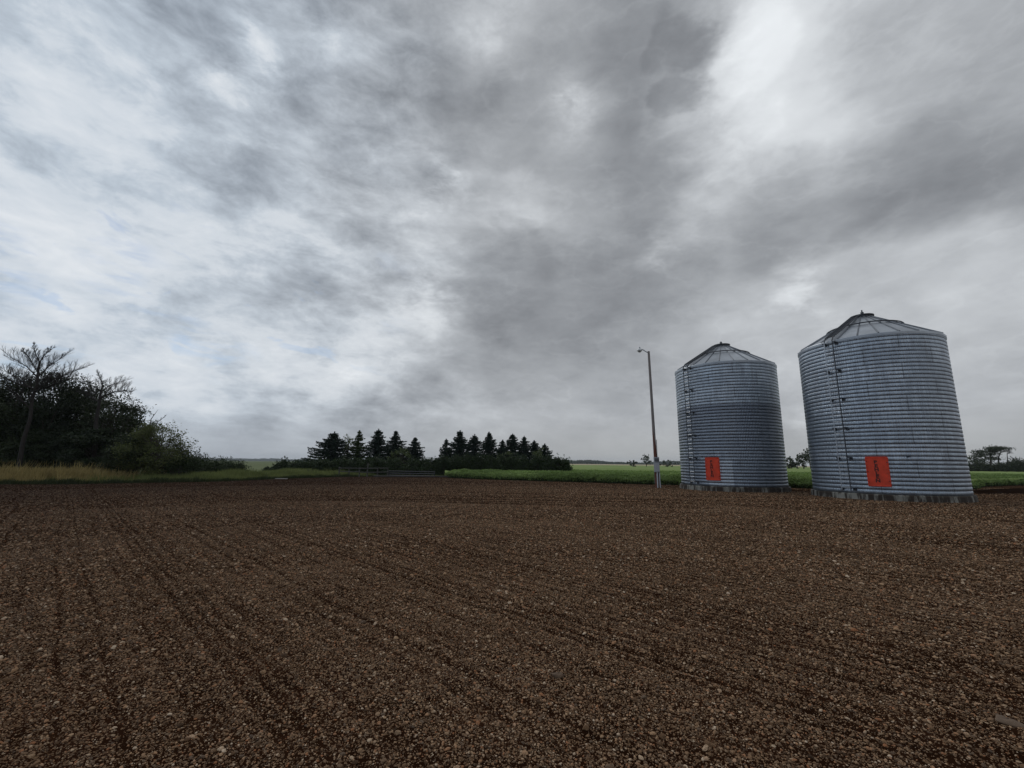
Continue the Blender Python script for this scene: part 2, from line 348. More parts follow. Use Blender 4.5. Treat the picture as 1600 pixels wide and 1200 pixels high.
# ------------------------------------------------------------------ ground sheet
_s1 = rng.random(4096); 
def streak1(s, per):
    t = s/per; i = np.floor(t).astype(int); f = t-i; f = f*f*(3-2*f)
    return _s1[i & 4095]*(1-f)+_s1[(i+1) & 4095]*f
def streak(x, y):                             # 0 = bare soil furrow, 1 = stony stripe
    s = 80+.702*x+.712*y-.006*np.clip(x, 0, 34)**2+.10*(fbm(x, y, .35, 2, 5)-.5)
    def furrows(s, per, w, off):                # narrow tine marks of uneven depth
        t = s/per+off; i = np.floor(t).astype(int); f = t-i-.5+.25*(_s1[(i*7+3) & 4095]-.5)
        return (_s1[(i+off) & 4095]**1.6)*np.exp(-(f/w)**2)
    k = .95-.46*furrows(s, .25, .17, 11)-.55*furrows(s, .15, .22, 500)-.22*furrows(s, .85, .2, 900)+.08*(streak1(s, 1.3)-.5)
    gapn = fbm(x, y, .9, 3, 9)
    k = np.clip(k*1.0+(gapn-.5)*.55, 0, 1)
    # headland passes run straight across in front of the bins
    w = np.clip((y-13-.25*x)/6, 0, 1)*np.clip((x+14)/10, 0, 1)
    s2 = y*.97+x*.13+.4*(fbm(x, y, .2, 2, 3)-.5)
    k2 = np.clip((.4*streak1(s2+300, .45)+.6*streak1(s2+400, .22)-.28)/.35, 0, 1)
    k = k*(1-w)+w*np.clip(k2*.8+.2+(gapn-.5)*.5, 0, 1)
    return .22+.78*k
def gheight(x, y):
    r = np.hypot(x, y); fade = np.clip(1-(r-14)/16, 0, 1)
    h = (streak(x, y)-.6)*.045+(fbm(x, y, .5, 3, 2)-.5)*.05
    h = h+(fbm(x, y, 5, 4, 4)-.5)*.035*np.clip(1-(r-6)/14, 0, 1)
    return h*fade
radii = np.concatenate([[.0, .3, .6], np.geomspace(.8, 62, 900), np.geomspace(70, 4000, 34)])
angs = np.concatenate([np.linspace(-63, 63, 720), np.linspace(66, 294, 58)])
AA, RR = np.meshgrid(np.radians(angs), radii)
gx, gy = RR*np.sin(AA), RR*np.cos(AA)
gz = gheight(gx, gy)
nr, na = gx.shape
idx = np.arange(nr*na).reshape(nr, na)
a0 = idx[:-1, :]; a1 = idx[1:, :]
F_ = np.stack([a0, np.roll(a0, -1, 1), np.roll(a1, -1, 1), a1], -1).reshape(-1, 4)
ground = mesh('ground', np.stack([gx, gy, gz], -1).reshape(-1, 3), F_[:, ::-1], M_soil, smooth=True)
tag(ground, 'dark brown stony soil yard raked in long curving stripes', 'ground', kind='structure')
at_ = ground.data.attributes.new('streak', 'FLOAT', 'POINT'); at_.data.foreach_set('value', streak(gx, gy).astype(np.float32).ravel())

# yard edges
LEFT_EDGE = np.array([(-75, 22), (-45, 26.5), (-32, 28.0), (-28.7, 28.9), (-26.5, 31), (-22.8, 34.3), (-21.2, 40.5), (-18.6, 47.5), (-14.8, 51), (-7.9, 51.8)])
RIGHT_EDGE = np.array([(-7.7, 51.6), (-7.2, 49), (-3.1, 44.7), (4.7, 40.4), (10.6, 37.2), (13, 36.4), (16.5, 35.6), (20.2, 33.4), (25, 32.4), (29.3, 30.9), (34, 33.4), (42, 39.5), (54, 45), (80, 52)])
def inside_yard(x, y):
    le = np.interp(x, LEFT_EDGE[:, 0], LEFT_EDGE[:, 1]); re = np.interp(x, RIGHT_EDGE[:, 0], RIGHT_EDGE[:, 1])
    return y < np.where(x < -7.8, le, re)

# loose pebbles: one mesh of points, instanced by geometry nodes
def pebble_points():
    out = []
    for r0, r1, dens, mu in ((1.2, 5, 6400, .0034), (5, 8, 3900, .0043), (8, 13, 1700, .0060), (13, 20, 620, .0085), (20, 34, 170, .013), (34, 54, 48, .018)):
        area = math.radians(124)/2*(r1*r1-r0*r0); n = int(area*dens)
        r = np.sqrt(rng.random(n)*(r1*r1-r0*r0)+r0*r0); a = np.radians(rng.uniform(-62, 62, n))
        x, y = r*np.sin(a), r*np.cos(a)
        keep = (rng.random(n) < streak(x, y)**1.3*1.05) & inside_yard(x, y)
        x, y = x[keep], y[keep]
        s = mu*rng.lognormal(0, .48, len(x)); s = np.clip(s, .002, .021)
        out.append(np.stack([x, y, gheight(x, y)+s*.12, s], -1))
    return np.concatenate(out)
pp = pebble_points()
print('pebbles', len(pp))
pm = bpy.data.meshes.new('pebbles'); pm.vertices.add(len(pp)); pm.vertices.foreach_set('co', pp[:, :3].astype(np.float32).ravel())
def attr(me, nm, typ, arr, key):
    a = me.attributes.new(nm, typ, 'POINT'); a.data.foreach_set(key, arr.astype(np.float32).ravel())
n_ = len(pp)
sc3 = np.stack([pp[:, 3]*rng.uniform(.9, 1.55, n_), pp[:, 3]*rng.uniform(.75, 1.1, n_), pp[:, 3]*rng.uniform(.55, .9, n_)], -1)
attr(pm, 'psize', 'FLOAT_VECTOR', sc3, 'vector')
attr(pm, 'prot', 'FLOAT_VECTOR', np.stack([rng.normal(0, .25, n_), rng.normal(0, .25, n_), rng.uniform(0, 6.28, n_)], -1), 'vector')
pm.update()
gravel = bpy.data.objects.new('gravel', pm); C.objects.link(gravel)
pm.materials.append(M_peb)
tag(gravel, 'brown and tan pebbles scattered thickly over the dark soil yard', 'gravel', kind='stuff')
ng = bpy.data.node_groups.new('pebble_scatter', 'GeometryNodeTree')
ng.interface.new_socket('Geometry', in_out='INPUT', socket_type='NodeSocketGeometry')
ng.interface.new_socket('Geometry', in_out='OUTPUT', socket_type='NodeSocketGeometry')
q = G(ng); gi = q.n('NodeGroupInput'); go = q.n('NodeGroupOutput')
joins = q.n('GeometryNodeGeometryToInstance')
for k in range(5):
    ico = q.n('GeometryNodeMeshIcoSphere'); ico.inputs['Radius'].default_value = 1; ico.inputs['Subdivisions'].default_value = 2
    sp_ = q.n('GeometryNodeSetPosition'); ng.links.new(ico.outputs[0], sp_.inputs['Geometry'])
    pos = q.n('GeometryNodeInputPosition').outputs[0]
    nz = q.noise(q.v('ADD', pos, (k*9.1, k*3.7, 0)), .9, 2, .5)[1]
    ng.links.new(q.v('SCALE', q.v('SUBTRACT', nz, (.5, .5, .5)), sc=1.25), sp_.inputs['Offset'])
    sm_ = q.n('GeometryNodeSetMaterial'); sm_.inputs['Material'].default_value = M_peb
    ng.links.new(sp_.outputs[0], sm_.inputs[0]); ng.links.new(sm_.outputs[0], joins.inputs[0])
iop = q.n('GeometryNodeInstanceOnPoints'); m2p = q.n('GeometryNodeMeshToPoints')
ng.links.new(gi.outputs[0], m2p.inputs[0]); ng.links.new(m2p.outputs[0], iop.inputs['Points'])
ng.links.new(joins.outputs[0], iop.inputs['Instance']); iop.inputs['Pick Instance'].default_value = True
na1 = q.n('GeometryNodeInputNamedAttribute', data_type='FLOAT_VECTOR'); na1.inputs[0].default_value = 'psize'
na2 = q.n('GeometryNodeInputNamedAttribute', data_type='FLOAT_VECTOR'); na2.inputs[0].default_value = 'prot'
ng.links.new(na1.outputs[0], iop.inputs['Scale']); ng.links.new(na2.outputs[0], iop.inputs['Rotation'])
ng.links.new(iop.outputs[0], go.inputs[0])
md = gravel.modifiers.new('scatter', 'NODES'); md.node_group = ng

# larger stones, each a thing
M_stone = simple('field_stone', (.15, .10, .065), .85, var=.35, scale=9, bump=.5)
M_pale = simple('pale_stone', (.50, .48, .44), .85, var=.2, scale=9, bump=.4)
def stone(loc, size, rz, label, mat=M_stone, seed=0):
    r = np.random.default_rng(seed); n, m_ = 16, 10; V = []; ph = r.random(12)*6
    for j in range(m_+1):
        t = math.pi*j/m_
        for i in range(n):
            a = 2*math.pi*i/n; k = 1+.13*math.sin(2*a+ph[0])+.09*math.sin(3*a+ph[1]+t*2)+.07*math.sin(5*t+ph[2]+a)
            V.append((size[0]*k*math.sin(t)*math.cos(a), size[1]*k*math.sin(t)*math.sin(a), size[2]*k*math.cos(t)))
    F = [(j*n+i, j*n+(i+1) % n, (j+1)*n+(i+1) % n, (j+1)*n+i) for j in range(m_) for i in range(n)]
    o = mesh('stone', V, F, mat, smooth=True, loc=loc); o.rotation_euler = (.1, .05, rz)
    return tag(o, label, 'stone')
def gz_at(x, y): return float(gheight(np.array([x]), np.array([y]))[0])
p = gnd(1578, 1137); stone((p[0], p[1], gz_at(p[0], p[1])+.012), (.062, .036, .022), rad(-30), 'flat grey brown stone lying at the lower right of the stony soil', seed=1)
p = gnd(872, 1064); stone((p[0], p[1], gz_at(p[0], p[1])+.012), (.038, .026, .02), rad(10), 'rounded pinkish stone lying alone in a bare soil stripe', seed=2)
stone((28.0, 27.4, .07), (.26, .17, .11), rad(10), 'white block of stone at the right foot of the larger nearer bin', M_pale, 3)
stone((19.9, 32.0, .06), (.22, .14, .10), rad(40), 'pale stone at the right foot of the farther bin', M_pale, 4)
tag_plank = MB().box((0, 0, 0), (1.0, .28, .05), rad(4), .01).build('plank', simple('weathered_board', (.36, .34, .32), .8, var=.2, scale=5), loc=(-20.6, 40.0, .06))
tag(tag_plank, 'short pale weathered board lying flat at the grassy edge of the soil', 'board')

# ------------------------------------------------------------------ land beyond the yard
def landmat(name, c1, c2, scale=.08):
    m, q, b = newmat(name); P = q.n('ShaderNodeTexCoord').outputs['Object']
    st = q.v('MULTIPLY', P, (1, .35, 1))
    n1 = q.noise(st, scale, 8, .6)[0]; n2 = q.noise(P, 3.0, 4, .6)[0]
    f = q.m('ADD', q.m('MULTIPLY', q.mr(n1, .35, .65), .65), q.m('MULTIPLY', n2, .35))
    link(q, q.mix(f, tuple(c1)+(1,), tuple(c2)+(1,)), b.inputs['Base Color']); b.inputs['Roughness'].default_value = .9
    b.inputs['Specular IOR Level'].default_value = .1
    bn = q.n('ShaderNodeBump'); bn.inputs['Strength'].default_value = .7; bn.inputs['Distance'].default_value = .1
    link(q, n2, bn.inputs['Height']); link(q, bn.outputs[0], b.inputs['Normal'])
    return m
M_verge = landmat('verge_turf', (.035, .045, .018), (.075, .075, .03))
M_meadow = landmat('meadow_grass', (.070, .095, .034), (.125, .145, .055), .02)
M_tan = landmat('ripening_field', (.36, .32, .18), (.52, .42, .28), .01)
ve = [tuple(p) for p in LEFT_EDGE]
vpoly = [(x, y, .006) for x, y in ve]+[(-7.9, 62, .006), (-75, 62, .006)]
def rsheet(name, rows, mat):                  # rows of equal length -> sheet
    n = len(rows[0]); V = [p for r in rows for p in r]
    F = [(j*n+i, j*n+i+1, (j+1)*n+i+1, (j+1)*n+i) for j in range(len(rows)-1) for i in range(n-1)]
    return mesh(name, V, F, mat)
xs = np.linspace(-75, -7.9, 80); le = np.interp(xs, LEFT_EDGE[:, 0], LEFT_EDGE[:, 1])+.25*np.sin(xs*2.1)*np.sin(xs*.7+1)
verge = rsheet('verge', [[(x, y+(62-y)*t, .02 if t else .008) for x, y in zip(xs, le)] for t in (0, .03, .3, 1)], M_verge)
tag(verge, 'rough grassy verge along the left edge of the stony yard', 'verge', kind='structure')
xm = np.linspace(-1, 1, 60)
meadow = rsheet('meadow', [[(-y*1.75+(y*1.75+8 if y < 200 else y*1.9)*(i/59), y, zz) for i in range(60)] for y, zz in ((62, .01), (100, .05), (200, .25), (500, .5), (1200, 1.0), (2900, 1.55))], M_meadow)
tag(meadow, 'pale green open meadow stretching to the horizon behind the left trees', 'meadow', kind='structure')
far = rsheet('far_field', [[(x*y, y, z) for x in np.linspace(.05, 1.7, 30)] for y, z in ((520, .45), (760, 1.75), (1150, 2.0))], M_tan)
tag(far, 'pale tan strip of ripening field on the horizon', 'field', kind='structure')

# ------------------------------------------------------------------ foliage builders
def leafquads(cen, size, nrm_bias=None, asp=.55, r=rng):
    n = len(cen); size = np.broadcast_to(size, n)
    a = r.normal(size=(n, 3)); a /= np.linalg.norm(a, axis=1, keepdims=True)
    b = r.normal(size=(n, 3))
    if nrm_bias is not None: a[:, 2] *= nrm_bias; a /= np.linalg.norm(a, axis=1, keepdims=True)
    b -= a*(a*b).sum(1, keepdims=True); b /= np.linalg.norm(b, axis=1, keepdims=True)
    A = a*size[:, None]*.5; B = b*size[:, None]*.5*asp
    V = np.stack([cen-A, cen-A*.1+B, cen+A, cen-A*.1-B], 1).reshape(-1, 3)
    return V, np.arange(n*4).reshape(n, 4)
def limb(mb, p0, p1, r0, r1, sag=.15, n=5, k=5, r=random):
    p0, p1 = Vector(p0), Vector(p1); L = (p1-p0).length; pts = []; rs = []
    off = Vector((r.uniform(-1, 1), r.uniform(-1, 1), r.uniform(-.2, 1)))*L*sag
    for i in range(n+1):
        t = i/n; pts.append(p0.lerp(p1, t)+off*math.sin(math.pi*t)); rs.append(r0*(1-t)+r1*t)
    mb.tube(pts, rs, k); return pts
M_bark = simple('dark_bark', (.055, .045, .038), .9, var=.4, scale=5, bump=.6)
M_dead = simple('dead_grey_bark', (.022, .018, .016), .9, var=.35, scale=5, bump=.6)
M_oak = leafmat('dark_leaves', (.012, .020, .007), (.036, .053, .016), .12)
M_oak2 = leafmat('deep_green_leaves', (.010, .017, .007), (.028, .044, .016), .12)
M_willow = leafmat('olive_leaves', (.05, .065, .022), (.13, .15, .05), .3)
M_hedge = leafmat('hedge_leaves', (.018, .032, .012), (.050, .078, .028), .2)
M_spr = leafmat('spruce_needles', (.012, .021, .016), (.038, .060, .045), .05, .8, .1)
M_spr2 = leafmat('green_spruce_needles', (.035, .055, .022), (.075, .10, .040), .1, .8, .1)
M_light = leafmat('light_green_leaves', (.06, .085, .03), (.14, .17, .07), .3)

def leafy_tree(name, base, h, rx, ry, label, cat, group=None, mat=M_oak, nclump=46, per=210, leaf=.17, zmin=.12, seed=0, top=1.0, shape=1.0, bare=0, clump=.16):
    r = np.random.default_rng(seed); rr = random.Random(seed)
    root = empty(name, base); tag(root, label, cat, group)
    tb = MB(); lean = rr.uniform(-.05, .05)*h
    trunk = [Vector((lean*math.sin(t*3), lean*.4*math.sin(t*4), h*.72*t)) for t in np.linspace(0, 1, 7)]
    tb.tube(trunk, [h*.026*(1.25-t)+.02 for t in np.linspace(0, 1, 7)], 7)
    cl = []
    for k in range(nclump):
        d = r.normal(size=3); d /= np.linalg.norm(d); q_ = (r.random()**.33)
        z = zmin*h+(h-zmin*h)*(.5+.5*d[2]*q_)
        w = (1-abs((z/h-.5)/.52)**3.4)**.5 if abs((z/h-.5)/.52) < 1 else .1
        w = w*(1-.25*shape*(z/h))
        cl.append((d[0]*q_*rx*max(w, .25)*1.1+lean*.5, d[1]*q_*ry*max(w, .25)*1.1, z*top*(.97+.06*r.random())))
    cl = np.array(cl); pts = []
    for c in cl:
        tz = min(max(c[2]*.55, .1*h), .7*h); t = tz/(h*.72)
        p0 = trunk[min(int(t*6), 6)]
        pp_ = limb(tb, p0, c, h*.011, .012, .12, 4, 4, rr)
        s_ = clump*h*r.uniform(.55, 1.1); n = int(per*r.uniform(.6, 1.3))
        q_ = r.normal(size=(n, 3))*np.array([s_, s_, s_*.62])*.55+c
        pts.append(q_)
        # twigs poking past the leaves
        for _ in range(2):
            e = c+np.clip(r.normal(size=3), -1.2, 1.2)*s_*.75+np.array([0, 0, s_*.3]); tb.tube([c, (c+e)/2+r.normal(size=3)*.05, e], [.014, .009, .004], 3)
            pts.append(e+r.normal(size=(10, 3))*.1)
    pts = np.concatenate(pts); pts[:, 2] = np.maximum(pts[:, 2], .1)
    V, F = leafquads(pts, leaf*r.uniform(.6, 1.3, len(pts)), r=r)
    tb.build('trunk', M_bark, root); mesh('crown', V, F, mat, root)
    return root

def bush(name, base, h, rx, ry, label, group=None, mat=M_hedge, n=3200, leaf=.16, seed=0, cat='shrub'):
    r = np.random.default_rng(seed); rr = random.Random(seed)
    root = empty(name, base); tag(root, label, cat, group)
    tb = MB(); pts = []
    nc = 14
    for k in range(nc):
        a = r.uniform(0, 6.28); q_ = r.random()**.5
        c = np.array([math.cos(a)*q_*rx*.75, math.sin(a)*q_*ry*.75, h*(.30+.55*(1-q_**2)*r.uniform(.75, 1.1)+.05)])
        limb(tb, (c[0]*.15, c[1]*.15, 0), c, .04, .012, .1, 4, 4, rr)
        m_ = n//nc; s_ = min(rx, h)*r.uniform(.2, .34)
        pts.append(r.normal(size=(m_, 3))*np.array([s_, s_, s_*.9])*.8+c)
        for _ in range(3):
            e = c+r.normal(size=3)*s_*.8+np.array([0, 0, s_*.9]); tb.tube([c, e], [.010, .004], 3); pts.append(e+r.normal(size=(8, 3))*.07)
    # skirt down to the ground
    m_ = n//3; a = r.uniform(0, 6.28, m_); q_ = r.random(m_)**.5
    pts.append(np.stack([np.cos(a)*q_*rx, np.sin(a)*q_*ry, r.uniform(.05, h*.55, m_)], -1))
    pts = np.concatenate(pts); pts[:, 2] = np.maximum(pts[:, 2], .05)
    V, F = leafquads(pts, leaf*r.uniform(.6, 1.3, len(pts)), r=r)
    tb.build('stem', M_bark, root); mesh('foliage', V, F, mat, root)
    return root

def spruce(base, h, rx, label, group, mat=M_spr, seed=0, sparse=1.0, asym=0.0):
    r = np.random.default_rng(seed); root = empty('spruce_tree', base); tag(root, label, 'spruce tree', group)
    tb = MB(); tb.tube([(0, 0, 0), (.03, 0, h*.5), (0, 0, h*.995)], [.017*h+.02, .011*h, .012], 7)
    cen = []; sz = []; z = .35; lv = 0
    while z < h*.985:
        f = 1-z/h; L = rx*(f**.75)*r.uniform(.66, 1.2)+.06
        nb = int(7+7*f)
        for k in range(nb):
            a = 6.283*(k+r.random()*.6)/nb+lv; l_ = L*r.uniform(.72, 1.16)*(1+asym*math.cos(a))
            if r.random() > sparse: continue
            d = np.array([math.cos(a), math.sin(a)]); m_ = max(6, int(l_*17))
            t = (np.arange(m_)+r.random(m_))/m_
            drop = -.30*l_*t+.26*l_*t**2.4
            px_ = np.stack([d[0]*t*l_, d[1]*t*l_, z+drop], -1)
            tb.tube([(0, 0, z), (d[0]*l_*.5, d[1]*l_*.5, z-.12*l_), (d[0]*l_*.95, d[1]*l_*.95, z-.05*l_)], [.022*f+.008, .012, .005], 3, cap=False)
            wdt = .05+.10*(1-t)*min(l_, 1.2)
            for _ in range(4):
                o = px_+np.stack([-d[1]*r.normal(size=m_)*wdt, d[0]*r.normal(size=m_)*wdt, -np.abs(r.normal(size=m_))*.07], -1)
                cen.append(o)
        z += r.uniform(.20, .30)*(.6+.5*f)*max(1, h/7); lv += 2.4
    cen.append(np.stack([r.normal(size=30)*.04, r.normal(size=30)*.04, r.uniform(h*.93, h, 30)], -1))
    cen = np.concatenate(cen)
    V, F = leafquads(cen, r.uniform(.14, .28, len(cen)), nrm_bias=.45, asp=.45, r=r)
    tb.build('trunk', M_bark, root); mesh('crown', V, F, mat, root); return root

def dead_tree(base, nodes, label, seed=0, tw=1.0):
    """nodes: list of limbs, each a list of points relative to base; twigs grow off them"""
    r = random.Random(seed); root = empty('dead_tree', base); tag(root, label, 'dead tree')
    tm, bm_ = MB(), MB()
    tm.tube(nodes[0][0], nodes[0][1], 8)
    def grow(p, d, L, rd, lv):
        n = 4; pts = [p]; 
        for i in range(n):
            d = (d+Vector((r.uniform(-.10, .10), r.uniform(-.10, .10), r.uniform(-.02, .10)))).normalized(); pts.append(pts[-1]+d*L/n)
        bm_.tube(pts, [rd*(1-.75*i/n) for i in range(n+1)], 4 if rd > .02 else 3, cap=False)
        if lv <= 0: return
        side = 1
        m_ = 7
        for j in range(m_):
            t = .25+.72*j/m_; i = min(int(t*n), n-1); q_ = pts[i].lerp(pts[i+1], t*n-i)
            ax = Vector((d.z, r.uniform(-.5, .5), -d.x)).normalized()*side; side = -side
            nd = (d*.80+ax*.50+Vector((0, r.uniform(-.35, .35), .36))).normalized()
            grow(q_, nd, L*(.62-.25*t)*r.uniform(.8, 1.25), rd*.5, lv-1)
    for pts, rs, L in nodes[1:]:
        bm_.tube(pts, rs, 5)
        P = [Vector(q_) for q_ in pts]
        side = 1
        for i in range(len(P)-1):
            nt_ = max(2, int((P[i+1]-P[i]).length/.17))
            for t in [(q2+.5)/nt_ for q2 in range(nt_)]:
                q_ = P[i].lerp(P[i+1], t); d = (P[i+1]-P[i]).normalized(); k = (i+t)/(len(P)-1)
                ax = Vector((d.z, r.uniform(-.4, .4), -d.x)).normalized()*side; side = -side
                grow(q_, (d*.8+ax*.6+Vector((0, r.uniform(-.4, .4), .42))).normalized(), L*(1-.5*k)*r.uniform(.9, 1.3), .019, 2)
        grow(P[-1], (P[-1]-P[-2]).normalized(), L*.8, .018, 2)
    tm.build('trunk', M_dead, root); bm_.build('branches', M_dead, root)
    return root

# ------------------------------------------------------------------ woods on the left
def standing(u, Y): p = at(u, 700, Y); return (p[0], p[1], 0.0)
def topz(u, v, Y): return at(u, v, Y)[2]
woods = [  # u, top v, depth, half width px, kind, label, clumps
 (-62, 588, 37, 60, M_oak, 'dark broadleaf tree at the very edge of the photo left of the dead tree', 46),
 (8, 596, 37, 48, M_oak, 'tall dark broadleaf tree behind the tall bare dead tree, leftmost in view', 54),
 (78, 590, 38, 46, M_oak2, 'tallest dark broadleaf tree, its rounded top just right of the bare dead crown', 56),
 (122, 606, 39, 34, M_oak, 'dark narrow tree filling the gap between the two bare dead crowns', 40),
 (30, 640, 41, 60, M_oak2, 'low dark tree in the shade behind the tall dead trunk', 44),
 (96, 650, 42, 60, M_oak2, 'dark understorey tree at the back of the wood left of the smaller bare crown', 44),
 (196, 640, 39, 34, M_oak, 'dark ragged tree sloping down to the right below the smaller bare crown', 44),
 (52, 672, 36, 56, M_oak, 'short dark tree at the front of the wood, right of the tall dead trunk', 44),
 (-12, 660, 36, 56, M_oak2, 'short dark tree at the photo left edge, left of the tall dead trunk', 44),
 (105, 676, 36.5, 50, M_oak2, 'short dark tree at the front of the wood between the two dead trunks', 44),
 (150, 668, 35.5, 44, M_oak2, 'short dark tree at the front of the wood below the smaller bare crown', 40),
]
for i, (u, v, Y, hw, mt, lb, nc) in enumerate(woods):
    b = standing(u, Y); h = topz(u, v, Y)*1.06; w = hw*Y/FPX*1.1
    leafy_tree('broadleaf_tree', b, h, w, w*.8, lb, 'tree', 'dark trees of the wood on the left', mt, nclump=int(nc*1.6), per=300, leaf=.17, zmin=.03, clump=.125, seed=100+i, shape=.6)
b = standing(166, 37); h = topz(166, 611, 37)
leafy_tree('broadleaf_tree', b, h, 1.9, 1.8, 'ragged dark tree carrying the smaller bare crown above its leaves', 'tree', 'dark trees of the wood on the left', M_oak, nclump=40, per=150, leaf=.15, zmin=.1, seed=131, shape=1.6)
b = standing(243, 34.5); h = topz(240, 662, 34.5)
leafy_tree('willow_bush', b, h, 2.05, 2.0, 'olive green willow bush at the right end of the wood', 'bush', None, M_willow, nclump=70, per=210, leaf=.13, zmin=.03, seed=140, shape=.3)
b = standing(200, 34.0); h = topz(200, 680, 34)
leafy_tree('willow_bush', b, h, 1.7, 1.5, 'darker low bush tucked against the left side of the olive willow bush', 'bush', None, M_oak, nclump=44, per=200, leaf=.13, zmin=.03, seed=141, shape=.3)
low = [(258, 704, 37, 1.5), (278, 700, 35.5, 1.1), (298, 712, 37, 1.2), (318, 718, 38.5, 1.2), (342, 720, 40, 1.2), (360, 723, 41.5, 1.1), (378, 725, 43, .95)]
lbl = ['leafy undergrowth shrub filling the foot of the olive willow bush', 'tallest low shrub, next to the olive willow bush', 'second low shrub right of the willow bush', 'third low shrub right of the willow bush', 'low dark shrub before the open meadow gap', 'small low shrub next to last in the trailing row', 'smallest shrub ending the trailing row in the meadow gap']
for i, (u, v, Y, w) in enumerate(low):
    b = standing(u, Y); bush('low_shrub', b, topz(u, v, Y), w, w, lbl[i], 'low shrubs trailing from the wood', M_hedge, 2200, .13, 150+i)

def rel(base, pts_px, Y, dy=None):
    out = []
    for i, (u, v) in enumerate(pts_px):
        p = at(u, v, Y+(dy[i] if dy else 0)); out.append((p[0]-base[0], p[1]-base[1], p[2]-base[2]))
    return out
Yd = 33.2; b = tuple(gnd(28, 738)*0+np.array([at(28, 700, Yd)[0], Yd, 0]))
T = rel(b, [(26, 752), (30, 728), (36, 690), (47, 655), (50, 625), (58, 600), (60, 578), (62, 566)], Yd)
nodes = [(T, [.17, .15, .13, .11, .10, .09, .07, .06])]
def L_(px_, dy, r0, L): nodes.append((rel(b, px_, Yd, dy), list(np.linspace(r0, .018, len(px_))), L))
L_([(62, 566), (56, 554), (53, 541)], [0, .2, .5], .045, .5)
L_([(62, 566), (70, 554), (80, 546)], [0, -.3, -.6], .045, .5)
L_([(60, 588), (78, 571), (98, 558)], [0, .5, .9], .045, 1.0)
L_([(60, 591), (42, 573), (20, 560)], [0, -.4, -.8], .05, 1.1)
L_([(57, 608), (80, 595), (104, 584), (121, 578)], [0, .3, .8, 1.2], .055, 1.15)
L_([(57, 612), (34, 596), (8, 579)], [0, .5, 1.0], .055, 1.1)
L_([(54, 608), (30, 600), (6, 590), (-6, 586)], [0, -.7, -1.4, -1.7], .06, 1.1)
L_([(52, 612), (80, 602), (108, 592)], [0, -.8, -1.6], .05, 1.0)
L_([(60, 584), (44, 556), (36, 549)], [0, .6, 1.2], .04, .6)
L_([(48, 640), (22, 612), (6, 596)], [0, -.4, -.9], .05, 1.0)
dead_tree(b, nodes, 'tall dead tree with a wide bare fan crown at the far left of the wood', 7)
Yd = 35.0; b = (at(148, 700, Yd)[0], Yd, 0)
nodes = [(rel(b, [(146, 740), (148, 700), (150, 660), (156, 625), (158, 612)], Yd), [.17, .15, .12, .09, .06])]
L_([(158, 612), (160, 600), (155, 588), (153, 583)], [0, .1, .3, .4], .045, .42)
L_([(158, 612), (148, 604), (130, 598)], [0, -.4, -.8], .045, .85)
L_([(158, 612), (172, 602), (188, 597)], [0, .4, .9], .045, .85)
L_([(156, 622), (178, 612), (198, 610), (203, 622)], [0, -.5, -1.0, -1.3], .05, .8)
L_([(154, 628), (136, 615), (122, 612)], [0, .6, 1.0], .045, .75)
dead_tree(b, nodes, 'smaller dead tree with a bare crown above the middle of the wood', 9)
Yd = 36; b = (at(232, 700, Yd)[0], Yd, 0); nodes = [(rel(b, [(230, 730), (231, 690), (236, 655), (247, 640)], Yd), [.07, .05, .03, .008])]
L_([(232, 680), (246, 660), (256, 652)], [0, .1, .3], .015, .25)
dead_tree(b, nodes, 'thin leaning dead stem poking up from the olive willow bush', 12)

# ------------------------------------------------------------------ spruces and hedge
SP = 'spruce trees rising behind the hedge'
spr = [ # u, v top, half width px, mat, sparse, asym, label
 (521, 674, 27, M_spr, .95, -.18, 'broad dark spruce, first from the left above the hedge'),
 (560, 672, 13, M_spr2, .72, 0, 'slim green spruce between the thin poplar and the next dark spruce'),
 (590, 670, 18, M_spr, .95, 0, 'tall neat dark spruce near the middle of the left hand group'),
 (617, 673, 18, M_spr, .8, .1, 'uneven dark spruce with a wide crown near its top, in the left hand group'),
 (648, 683, 16, M_spr, .9, 0, 'dark spruce ending the left hand group, just before the gap in the row'),
 (697, 686, 11, M_spr, .9, 0, 'small thin spruce, first after the gap in the row'),
 (718, 672, 19, M_spr, .95, 0, 'tallest and broadest spruce of the right hand group'),
 (741, 678, 16, M_spr, .95, 0, 'dark spruce standing right of the tallest one of the right hand group'),
 (764, 675, 18, M_spr, .95, 0, 'second tallest spruce of the right hand group, with a neat cone'),
 (785, 687, 12, M_spr, .85, 0, 'short spruce squeezed in the middle of the right hand group'),
 (801, 677, 16, M_spr, .9, -.05, 'tall spruce right of the short squeezed one in the right hand group'),
 (819, 681, 14, M_spr, .9, 0, 'spruce third from the right end of the row'),
 (835, 688, 13, M_spr, .9, 0, 'small spruce next to last at the right end of the row'),
 (851, 693, 14, M_spr, .9, .1, 'lowest spruce at the right end of the row')]
for i, (u, v, hw, mt, spa, asy, lb) in enumerate(spr):
    Y = 60+((i*37) % 5)*.6; b = standing(u, Y)
    spruce(b, topz(u, v, Y), hw*Y/FPX*2.05, lb, SP, mt, 200+i, spa, asy)
for i, (nm, u, v, Y, w, lb) in enumerate([('poplar_tree', 543, 675, 61, .75, 'thin pale poplar between the first two spruces'), ('birch_tree', 626, 699, 58.5, 1.5, 'pale green young broadleaf tree in front of the left spruces'),
     ('birch_tree', 792, 704, 58.5, 1.2, 'pale green young broadleaf tree in front of the short spruce'), ('birch_tree', 838, 703, 58.5, 1.1, 'pale green young broadleaf tree near the right end of the spruces')]):
    leafy_tree(nm, standing(u, Y), topz(u, v, Y), w, w, lb, 'tree', None, M_light, nclump=20, per=34, leaf=.2, zmin=.15, seed=230+i, shape=.2, clump=.11)

